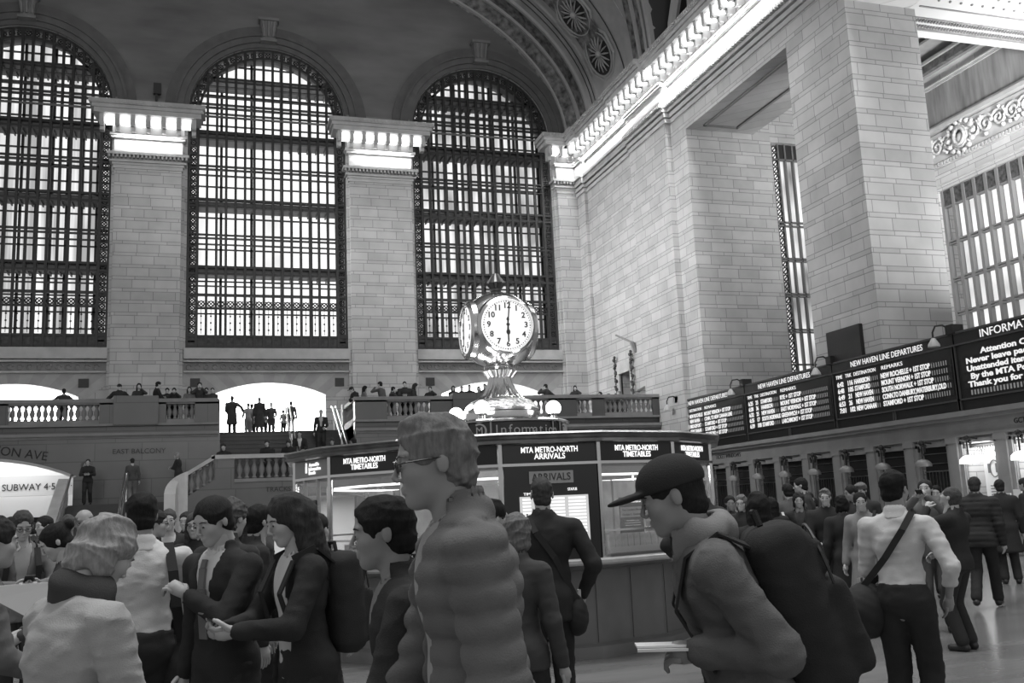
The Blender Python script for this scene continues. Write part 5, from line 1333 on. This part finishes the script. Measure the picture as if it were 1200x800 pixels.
            cf_.cone(nb+[-.05, .02, .03], nb+[.05, .02, .03], .075, .075, .03).cone(nb+[0, -.03, .04], nb+[0, .05, .02], .08, .085, .03); cf_.cone(nb, nb+sp@np.array([0, .03, .2]), .055, .065, .01, sub=True); cf_.bumps(.012, seed)
            Vq, Qq = cf_.mesh(); np_mesh('scarf', Vq, Qq, cloth(scarfv), root)
    root['_']=0; del root['_']
    info = dict(root=root, pel=pel, up=up, sh=Sh, wr=wr, el=el, s=s, sp=sp, nb=nb, hc=hc, rot=rot, base=np.array([bx, by, zf]), label=label, ank=ank)
    info['w'] = lambda p: info['base']+rot@(np.array(p)*s)
    return info
def bag(info, kind, label, cat, v=.02, sidex=1, size=1.0, same=False):
    """things carried: bag top-level, built in the carrier's frame"""
    t = empty({'backpack': 'backpack', 'messenger': 'shoulder_bag', 'duffel': 'duffel_bag', 'handbag': 'handbag'}[kind], tuple(info['base']), 0, label=label, cat=cat)
    t.rotation_euler = info['root'].rotation_euler; t.scale = info['root'].scale; up = info['up']; pel = info['pel']; wS = abs(info['sh'][1][0])
    def strap(path, w=.045):
        m_ = MB()
        for a, b2 in zip(path[:-1], path[1:]): m_.bar(a, b2, w, .008, up=(0, 1, 0) if abs(_n(np.array(b2)-np.array(a))[1]) < .9 else (1, 0, 0))
        m_.build('strap', cloth(v), t)
    if kind == 'backpack':
        f = Fld((-.35, -.75, .4), (.35, .1, 1.7), .011 if size > 1 else .016); c_ = up(0, -.2-.06*(size-1), .27-.2*(size-1)); R_ = info['sp']
        f.rbox(c_, (.15*size, .09*size, .24*size), .07*size, .02, R_).rbox(c_+R_@np.array([0, -.1*size, -.07*size]), (.12*size, .04*size, .13*size), .035*size, .012, R_).rbox(c_+R_@np.array([0, -.085*size, .12*size]), (.1*size, .03*size, .05*size), .025*size, .012, R_)
        f.folds(.003, 3, 5); Vq, Qq = f.mesh(); np_mesh('pack', Vq, Qq, cloth(v), t)
        MB().tube([c_+R_@np.array([.12*size*math.cos(a_), -.1*size, .05+.16*size*math.sin(a_)]) for a_ in np.linspace(0, PI, 12)], .005, 5).build('zip', IRON, t)
        MB().tube([c_+R_@np.array(q)*size for q in ((-.04, .02, .24), (-.03, .02, .28), (.03, .02, .28), (.04, .02, .24))], .01, 6).build('handle', cloth(v), t)
        for sx in (-1, 1): strap([up(.1*sx, -.14, .46), up(.11*sx, -.05, .54), up(.115*sx, .07, .5), up(.12*sx, .15, .36), up(.13*sx, .1, .16)])
    else:
        if kind == 'messenger': c_ = pel+np.array([.2*sidex, .03, -.12]); r_ = (.08, .17, .16)
        elif kind == 'duffel': c_ = pel+np.array([.24*sidex, .02, -.06]); r_ = (.13, .24, .17)
        else: c_ = pel+np.array([.27*sidex, .04, .08]); r_ = (.05, .13, .11)
        r_ = tuple(q*size for q in r_)
        f = Fld(c_-.4, c_+.4, .014); f.ell(c_, r_, .02); f.ell(c_+np.array([0, 0, -.03]), (r_[0]*1.02, r_[1]*.92, r_[2]*.9), .05); f.bumps(.008, 9); Vq, Qq = f.mesh(); np_mesh('bag_body', Vq, Qq, cloth(v), t)
        o_ = -1 if kind != 'handbag' else 1
        so = up(.11*sidex*o_, -.02, .535)
        if same: strap([c_+[0, -.08, r_[2]*.7], up(.155*sidex, -.15, .2), up(.14*sidex, -.135, .38), up(.13*sidex, -.03, .53), up(.13*sidex, .12, .42), up(.16*sidex, .15, .2), c_+[0, .08, r_[2]*.7]], .05)
        else: strap([c_+[0, -.08, r_[2]*.7], up(.06*sidex, -.135, .25), up(.06*sidex*o_, -.14, .42), so+np.array([0, -.04, 0]), so, up(.05*sidex*o_, .14, .42), up(.1*sidex, .15, .2), c_+[0, .08, r_[2]*.7]] if kind != 'handbag' else [c_+[0, -.03, r_[2]*.8], up(.15*sidex, -.06, .5), up(.15*sidex, 0, .57), up(.15*sidex, .06, .5), c_+[0, .05, r_[2]*.8]], .04)
        MB().box(tuple(c_+[-.01+.02*sidex, -.03, r_[2]*.8]), tuple(c_+[.01+.02*sidex, .03, r_[2]*.8+.05])).build('buckle', METAL, t)
    return t
def P(px, ytop, D, view, label, zf=0.0, **k):
    """head top seen at (px, ytop), D metres in front of the camera; view 0 = back turned, 90 = faces left, 180 = faces us, -90 = right"""
    p = at_depth(px, ytop, D); az = math.degrees(math.atan2(p[0], p[1]))
    v = .011 if D < 4 else (.0145 if D < 6.5 else (.018 if D < 9 else (.024 if D < 20 else .032)))
    vh = .0055 if D < 4 else (.007 if D < 9 else (.01 if D < 20 else .014))
    k.setdefault('vox', v); k.setdefault('vhead', vh)
    return person(p[0], p[1], zf, view-az, label, ztop=p[2], **k)
def PY(px, ytop, Y, view, label, zf, **k):
    p = at_y(px, ytop, Y); az = math.degrees(math.atan2(p[0], p[1])); k.setdefault('vox', .034); k.setdefault('vhead', .015)
    hh = p[2]-zf
    return person(p[0], p[1], zf, view-az, label, ztop=min(max(p[2], zf+1.45), zf+1.95) if not k.get('sit') else None, **({**k, 'h': 1.7} if k.get('sit') else k))
# ---------- the near figures ----------
a = P(507, 489, 2.75, 97, 'tall grey-haired man in a quilted puffer jacket striding left in the foreground', lean=6, hair=('full', .16), top=('puffer', .12), shirt=.3, arms=('down', 'swingF'), walk=.9, legs=('trousers', .03), extra=('glasses',), skin=1, wide=1.1)
a = P(447, 583, 3.15, 92, 'dark-haired person in black jacket walking left beside the tall puffer-jacket man', lean=6, hair=('short', .015), top=('jacket', .022), shirt=.2, arms=('swingF', 'swingB'), walk=.8, skin=1, wide=1.05)
a = P(784, 539, 3.2, 92, 'man in black cap and dark grey overcoat hurrying left with a big backpack', lean=16, hair=('cap', .02), top=('coat', .1), arms=(((.14, .1, 1.13), .9, (.5, -1, -.5)), 'swingB'), walk=1.0, extra=('cap', 'scarf'), scarfv=.2, skin=1, wide=1.12)
bag(a, 'backpack', 'large black backpack worn by the capped man hurrying left', 'backpack', .018, size=1.12)
w = a['w'](a['wr'][0]+np.array([.02, .1, .012])); az = a['root'].rotation_euler.z
pp = MB().obox((0, 0, 0), (1, 0, 0), (0, 1, 0), (0, 0, 1), .045, .085, .004).obox((.01, .01, .009), (1, .1, 0), (0, 1, 0), (0, 0, 1), .04, .08, .003).build('folded_paper', mat('paper_bright', .8, .6), label='folded white paper held out by the man in the black cap', cat='paper'); pp.location = tuple(w); pp.rotation_euler = (0, 0, az)
a = P(124, 607, 3.2, -58, 'older grey-haired woman in a pale coat bent forward at the lower left', male=False, lean=13, head=(0, -22, 0), hair=('bob', .26), top=('coat', .33), arms=('carry', 'carry'), extra=('scarf',), legs=('trousers', .03), wide=1.12)
w = a['w'](a['wr'][0]); pp = MB().add([(-.13, 0, -.02), (.12, .02, -.1), (.12, .03, .1), (-.13, 0, .03), (-.13, .01, -.02), (.12, .03, -.1), (.12, .04, .1), (-.13, .01, .03)], [(0,1,2,3),(4,7,6,5),(0,4,5,1),(2,6,7,3),(1,5,6,2),(0,3,7,4)]).build('paper_sheet', MATS['paper_bright'], label='white sheet of paper at the left side of the pale-coated woman', cat='paper')
q = at_depth(38, 704, 3.6); pp.location = tuple(q); pp.rotation_euler = (0, math.radians(15), 0)
a = P(-5, 606, 4.4, -80, 'person in a grey coat cut off by the left picture edge', hair=('short', .03), top=('coat', .11), arms=('carry', 'carry'), lean=5)
a = P(166, 578, 5.3, 6, 'man in a white shirt seen from behind with a dark shoulder bag strap', hair=('short', .015), top=('shirt', .5), extra=('collar',), arms=('down', 'carry'), legs=('trousers', .02), skin=1, wide=1.08)
bag(a, 'messenger', 'black shoulder bag hanging at the hip of the white-shirted man on the left', 'bag', .016, 1, 1.1, same=True)
a = P(250, 583, 4.9, 128, 'laughing man in a dark suit and tie looking down, hand at his chest', lean=4, head=(0, -16, 0), hair=('short', .02), top=('suit', .018), shirt=.5, tie=.14, extra=('collar',), arms=('chest', 'down'), wide=1.15)
a = P(337, 580, 4.6, 112, 'long-haired woman in white top and black cardigan reading her phone', male=False, head=(0, -14, 0), hair=('long', .035), top=('cardigan', .016), shirt=.5, arms=('phone', 'phone'), extra=('phone',), legs=('trousers', .02))
bag(a, 'backpack', 'dark backpack of the long-haired woman with the phone', 'backpack', .02)
a = P(634, 560, 7.1, 2, 'man in a dark suit seen from behind, standing at the arrivals monitor', hair=('crop', .05), top=('suit', .015), arms=('hip', 'pocket'), legs=('trousers', .014), wide=1.12, extra=('collar',))
bag(a, 'messenger', 'dark bag hanging at the right hip of the suited man at the arrivals monitor', 'bag', .02, 1, .8)
P(605, 603, 5.4, -20, 'woman with wavy light-brown hair in a dark textured jacket, beside the puffer-jacket man', male=False, hair=('bob', .13), top=('jacket', .04), legs=('trousers', .02), arms=('down', 'down'))
P(577, 586, 6.0, -60, 'dark-haired person with glasses just behind the puffer-jacket man', hair=('short', .015), top=('jacket', .02), extra=('glasses',))
a = P(812, 556, 8.6, 35, 'woman with straight blond hair in black leaning on the round ledge', male=False, lean=14, hair=('bob', .3), top=('jacket', .014), arms=('lean', 'elbow'), legs=('trousers', .015))
a = P(886, 577, 7.6, 12, 'person with long dark hair in a long black coat, seen from behind', male=False, hair=('longback', .012), top=('longcoat', .013), legs=('trousers', .015), arms=('down', 'carry'), wide=1.2)
a = P(1046, 552, 6.3, -12, 'man in a pale grey shirt seen from behind with a bag strap across his back', hair=('short', .012), head=(-14, 0, 0), top=('shirt', .5), arms=('carry', 'pocket'), legs=('trousers', .014), skin=1, wide=.98, extra=('collar',))
bag(a, 'duffel', 'bulky black duffel bag hanging left of the man in the pale grey shirt', 'bag', .016, -1, 1.0)
P(1083, 562, 11.2, 170, 'man with a small camera raised, facing us, right of the pale-shirted man', hair=('short', .03), head=(0, 16, 0), top=('jacket', .1), legs=('jeans', .06), arms=('camera', 'camera'), extra=('phone',))
P(1112, 570, 9.9, 65, 'balding man in black looking up to the left with a camera', hair=('crop', .07), head=(0, 22, 0), lean=-3, top=('jacket', .015), legs=('trousers', .02), arms=('face', 'carry'), wide=1.15)
P(1141, 559, 13.2, -8, 'man in a black quilted jacket walking away towards the ticket windows', hair=('short', .04), top=('puffer', .02), legs=('trousers', .015), walk=.8, wide=1.15, vox=.018)
P(1170, 562, 16.2, 10, 'dark-haired person at the lit ticket window, mostly behind the quilted jacket', hair=('short', .03), top=('coat', .02))
P(1199, 560, 17.5, 60, 'person in dark clothes cut off by the right picture edge', hair=('short', .04), top=('longcoat', .02))
a = P(1007, 577, 11.2, 165, 'smiling woman in a belted pale trench coat with dark hair tied back', male=False, hair=('bun', .015), head=(20, 0, 0), top=('coat', .2), legs=('jeans', .05), arms=('carry', 'down'), shoe=1)
bag(a, 'handbag', 'dark handbag at the side of the woman in the pale trench coat', 'bag', .02, -1)
P(935, 577, 13.6, 172, 'short-haired woman in an open dark coat and grey jeans facing us', male=False, hair=('bob', .03), head=(12, 0, 0), top=('coat', .016), shirt=.05, legs=('jeans', .09), shoe=1, arms=('down', 'down'))
P(922, 567, 15.0, 20, 'person in a mid-grey coat, back turned, left of the woman in grey jeans', hair=('short', .02), top=('coat', .075), arms=('down', 'carry'))
P(937, 560, 16.0, 88, 'tall man looking left above the short-haired woman', hair=('short', .02), top=('coat', .03))
P(966, 573, 12.8, 178, 'grey-haired man in black with a camera strap, facing us', hair=('full', .12), top=('jacket', .018), legs=('trousers', .012), arms=('carry', 'carry'), wide=1.2)
P(985, 581, 11.8, 10, 'dark-haired person in black, back turned, beside the trench-coat woman', hair=('bob', .012), top=('coat', .016))
P(996, 569, 14.5, 120, 'dark-haired man in profile behind the trench-coat woman', hair=('short', .02), top=('jacket', .03), skin=1)
P(1008, 566, 15.0, 160, 'man in a grey flat cap behind the trench-coat woman', hair=('short', .05), top=('jacket', .03), extra=('flatcap',))
P(855, 581, 14.6, -172, 'dark-haired man facing us at the left end of the ticket crowd', hair=('short', .02), top=('jacket', .045), skin=1)
P(868, 580, 13.4, 165, 'light-haired woman with glasses next to the dark-haired man', male=False, hair=('bob', .12), top=('coat', .02), arms=('carry', 'down'), extra=('glasses',))
a = P(903, 583, 13.6, 15, 'dark-haired person in black carrying a small white bag', male=False, hair=('longback', .012), top=('coat', .018), arms=('carry', 'down'))
bag(a, 'handbag', 'small white handbag among the ticket crowd', 'bag', .5, 1, .75)
P(882, 586, 17.0, 100, 'figure with dark hair deep in the ticket crowd, near the closed windows', hair=('short', .02), top=('jacket', .05))
P(952, 583, 18.0, 60, 'dark figure far back between the tall man and the grey-haired man', hair=('short', .02), top=('jacket', .02))
P(948, 577, 16.8, -30, 'person in a dark jacket behind the short-haired woman\'s shoulder', hair=('bun', .02), top=('jacket', .03), male=False)
P(1064, 583, 17.0, 150, 'small figure far behind the pale-shirted man\'s right shoulder', hair=('short', .02), top=('jacket', .04))
P(1096, 569, 14.5, 175, 'dark-haired person between the two men with cameras', hair=('short', .012), top=('jacket', .02))
# suitcase left of the walking crowd
# ---------- left crowd ----------
a = P(27, 599, 8.2, -170, 'bearded man with glasses in a grey jacket looking down at his phone', hair=('short', .05), head=(0, -18, 0), top=('jacket', .13), shirt=.3, arms=('phone', 'phone'), extra=('glasses', 'phone'), wide=1.1)
bag(a, 'backpack', 'dark backpack with pale strap worn by the bearded man at the left', 'backpack', .02)
P(66, 615, 6.4, -100+190, 'dark-haired woman in a grey sweater bent over, facing left', male=False, head=(0, -20, 0), lean=12, hair=('bun', .015), top=('sweater', .05), arms=('carry', 'carry'))
P(99, 597, 9.0, 175, 'white-haired man with glasses behind the pale-coated woman\'s head', hair=('bald', .16), top=('jacket', .03), skin=1, extra=('glasses',))
P(80, 603, 10.5, 178, 'balding man facing us beneath the side stair handrail', hair=('crop', .06), top=('jacket', .03), skin=1)
P(52, 605, 12.0, 120, 'dark-haired figure in profile under the SUBWAY lintel', hair=('short', .02), top=('jacket', .03))
P(12, 606, 12.5, 90, 'figure at the left edge beneath the bright passage', hair=('short', .02), top=('jacket', .04))
P(38, 612, 16.0, 10, 'distant dark-haired figure walking into the bright passage', hair=('short', .02), top=('jacket', .03))
P(70, 611, 18.0, 30, 'distant figure near the passage arch, right of the bearded man', hair=('short', .03), top=('jacket', .05))
P(183, 598, 8.6, -95, 'man with glasses in profile facing right behind the white-shirted man', hair=('short', .03), top=('jacket', .02), extra=('glasses',))
P(198, 597, 11.0, 178, 'man in open suit and light shirt facing us, right of the white shirt', hair=('short', .06), top=('suit', .02), shirt=.4)
P(218, 600, 12.5, 160, 'short-haired man whose head shows between two suited men', hair=('short', .03), top=('jacket', .03))
P(229, 601, 8.8, 165, 'woman with long hair and glasses left of the laughing man', male=False, hair=('long', .06), top=('coat', .02), extra=('glasses',), arms=('carry', 'down'))
P(272, 586, 6.2, -40, 'man with tousled light-brown hair right behind the laughing man', hair=('messy', .08), top=('jacket', .02))
P(286, 594, 7.8, 0, 'dark long-haired person just right of the tousled-haired man', male=False, hair=('longback', .02), top=('coat', .02))
P(305, 592, 7.0, -70, 'curly dark-haired woman in black talking, left of the woman with the phone', male=False, hair=('bun', .015), head=(10, 10, 0), top=('jacket', .018), shirt=.3)
P(150, 607, 9.5, 160, 'dark figure almost hidden behind the white-shirted man', hair=('short', .03), top=('jacket', .02))
P(372, 602, 6.8, -30, 'dark-haired person half hidden right of the long-haired woman', hair=('short', .02), top=('jacket', .02))
# a clerk inside the booth
P(488, 587, 12.6, 176, 'booth clerk in a white shirt seen through the glass', hair=('short', .02), top=('shirt', .5), arms=('carry', 'carry'))
# ---------- balcony crowd ----------
def bal(px, yt, lab, **k):
    k.setdefault('arms', random.choice((('lean', 'lean'), ('face', 'lean'), ('fold', 'fold'), ('phone', 'phone'), ('lean', 'fold'))))
    k.setdefault('hair', (random.choice(('short', 'short', 'messy')), .02)); k.setdefault('top', (random.choice(('jacket', 'sweater', 'puffer')), random.choice((.015, .02, .03))))
    p = at_y(px, yt, 36.15)
    return PY(px, yt, 36.15, k.pop('view', 180), lab, BF, **k)
bal(75, 456, 'man alone at the left balcony rail against the bright arch', arms=('wide', 'wide'), view=0)
bal(140, 450, 'cap-wearing person behind the balcony pedestal with elbows out', extra=('cap',), arms=('wide', 'wide'))
bal(163, 449, 'long-haired woman with a bright phone at the balcony pedestal', male=False, hair=('long', .02), arms=('face', 'phone'))
bal(186, 447, 'tall person in profile right of the balcony pedestal', view=-80, top=('coat', .015))
bal(196, 455, 'round-headed person in dark jacket, right of the tall profile figure', hair=('messy', .015))
bal(204, 458, 'child-sized figure raising a camera on the balcony', arms=('face', 'face'))
bal(222, 453, 'long-haired woman in a pale top on the balcony left of the stairs', male=False, hair=('long', .03), top=('sweater', .12))
bal(234, 448, 'tall man with a camera on the balcony left of the stairs', arms=('face', 'face'))
bal(242, 455, 'figure with curly hair next to the tall man with the camera', hair=('messy', .015))
bal(249, 460, 'small figure at the very end of the left balcony rail', male=False)
bal(412, 459, 'person in a cap leaning over the right end post of the stairs', extra=('cap',), lean=25, view=120)
bal(428, 452, 'dark-haired woman in a light top, first on the right balcony', male=False, hair=('longback', .015), top=('sweater', .15), view=-80)
bal(445, 447, 'person in a grey vest pointing, on the right balcony', top=('sweater', .07), view=60, arms=('face', 'down'))
bal(461, 453, 'smaller person in profile between two taller ones on the right balcony', view=-70)
bal(474, 447, 'broad man in a black T-shirt on the right balcony', wide=1.2, arms=('phone', 'phone'))
bal(487, 449, 'long-haired person leaning at the pedestal beside the broad man', male=False, hair=('long', .03), view=-100, lean=12)
bal(504, 456, 'small head peeking over the balcony pedestal', male=False)
bal(531, 452, 'long-haired woman at the balcony rail, first before the right-hand bright arch', male=False, hair=('long', .02))
bal(541, 453, 'short-haired person second from left before the right-hand bright arch')
bal(550, 451, 'person with lit phone before the right-hand bright arch', arms=('phone', 'phone'))
bal(561, 454, 'woman with a bob before the right-hand bright arch, next to the clock base', male=False, hair=('bob', .02))
bal(568, 450, 'tall figure before the bright arch, touching the clock base outline')
bal(639, 450, 'man with raised hands at the balcony right of the clock base', arms=('face', 'wide'), view=60)
bal(674, 457, 'long-haired head looking over the balcony by the corner pier', male=False, hair=('long', .015))
for i, (px, yt, lab) in enumerate(((703, 459, 'dark head low behind the rail, left of the balcony doorway'), (713, 461, 'lighter-haired head low behind the rail, left of the balcony doorway'), (725, 458, 'person under the left garland of the balcony doorway'))):
    PY(px, yt, 38.5, 150, lab, BF-.35, hair=('short', .03+.1*i), top=('jacket', .03))
# ---------- stairs ----------
def stz(y): return BF if y > 38.3 else max(ZL, BF-math.ceil((38.3-y)/.31)*.168)
def onst(px, yt, Y, view, lab, **k):
    p = at_y(px, yt, Y); zf = stz(Y); return PY(px, yt, Y, view, lab, zf, **k)
onst(272, 464, 40.2, 0, 'man at the stair head with a coat over his shoulder and bags', top=('coat', .03), arms=('carry', 'wide'), walk=.5, wide=1.15)
onst(291, 472, 41.5, 0, 'man in a pale shirt and trousers walking into the bright opening', top=('shirt', .25), legs=('trousers', .2), hair=('short', .1))
onst(295, 473, 42.5, 0, 'head just right of the pale-shirted man in the bright opening', top=('jacket', .05))
onst(304, 474, 39.2, 0, 'person in a long dark coat climbing the last steps', top=('longcoat', .03), hair=('short', .12), walk=.5)
onst(309, 473, 42.0, 0, 'light-haired head behind the long dark coat', top=('jacket', .1), hair=('short', .2))
onst(318, 476, 41.0, 180, 'man in a dark T-shirt with pale arms in the middle of the opening', top=('sweater', .05), arms=('carry', 'down'), legs=('trousers', .05))
onst(341, 471, 40.6, 0, 'person with a backpack walking away right of the stair handrail', top=('jacket', .06), legs=('jeans', .12), walk=.6, extra=())
p = at_y(332, 489, 41.0); person(p[0], p[1], BF, 10, 'child in a pale top right of the handrail in the bright opening', h=1.15, vox=.034, vhead=.015, male=False, top=('sweater', .35), hair=('bob', .05))
onst(376, 480, 36.6, 178, 'man in an open jacket coming down the right side of the stairs holding papers', top=('jacket', .02), shirt=.4, arms=('carry', 'down'), hair=('short', .12), walk=.4)
for (px, yt, Y, lab, k) in ((351, 502, 35.0, 'person sitting on the stairs with a white collar, right of the handrail', dict(shirt=.5)), (262, 517, 33.6, 'dark figure seated at the left end of the stair landing', {}), (313, 513, 33.4, 'person seated in black in the middle of the landing', {}),
                            (338, 511, 33.8, 'dark figure bent forward on the steps beside the handrail', dict(lean=25)), (389, 509, 34.4, 'dark hunched figure seated low at the right of the stairs', dict(lean=25))):
    p = at_y(px, yt, Y); zt = p[2]; k.setdefault('lean', 12)
    person(p[0], p[1], max(ZL, zt-1.32), 170, lab, h=1.7, vox=.03, vhead=.014, sit=True, top=('jacket', .015), hair=('short', .04), arms=('carry', 'carry'), **k)
p = at_y(414, 513, 31.2); person(p[0], p[1], ZL, 60, 'dark-haired woman in black on the landing, just above the booth roof', ztop=max(p[2], ZL+1.4), vox=.03, vhead=.013, male=False, hair=('bob', .02), top=('jacket', .015))
PY(103, 545, 33.6, 175, 'man in black standing at the top of the side stair, reading', 2.25, top=('jacket', .015), arms=('phone', 'phone'), legs=('trousers', .015), walk=.4)
a = PY(155, 543, 33.8, 10, 'man in a grey sweater walking up with a dark jacket over his arm', 2.25, top=('sweater', .06), legs=('trousers', .15), arms=('carry', 'down'), walk=.5)
PY(207, 537, 33.9, 70, 'light-haired woman with a bundle in her arms above the curved stair newel', 2.4, male=False, hair=('bob', .25), top=('coat', .02), arms=('fold', 'fold'))
# ---------- things carried ----------
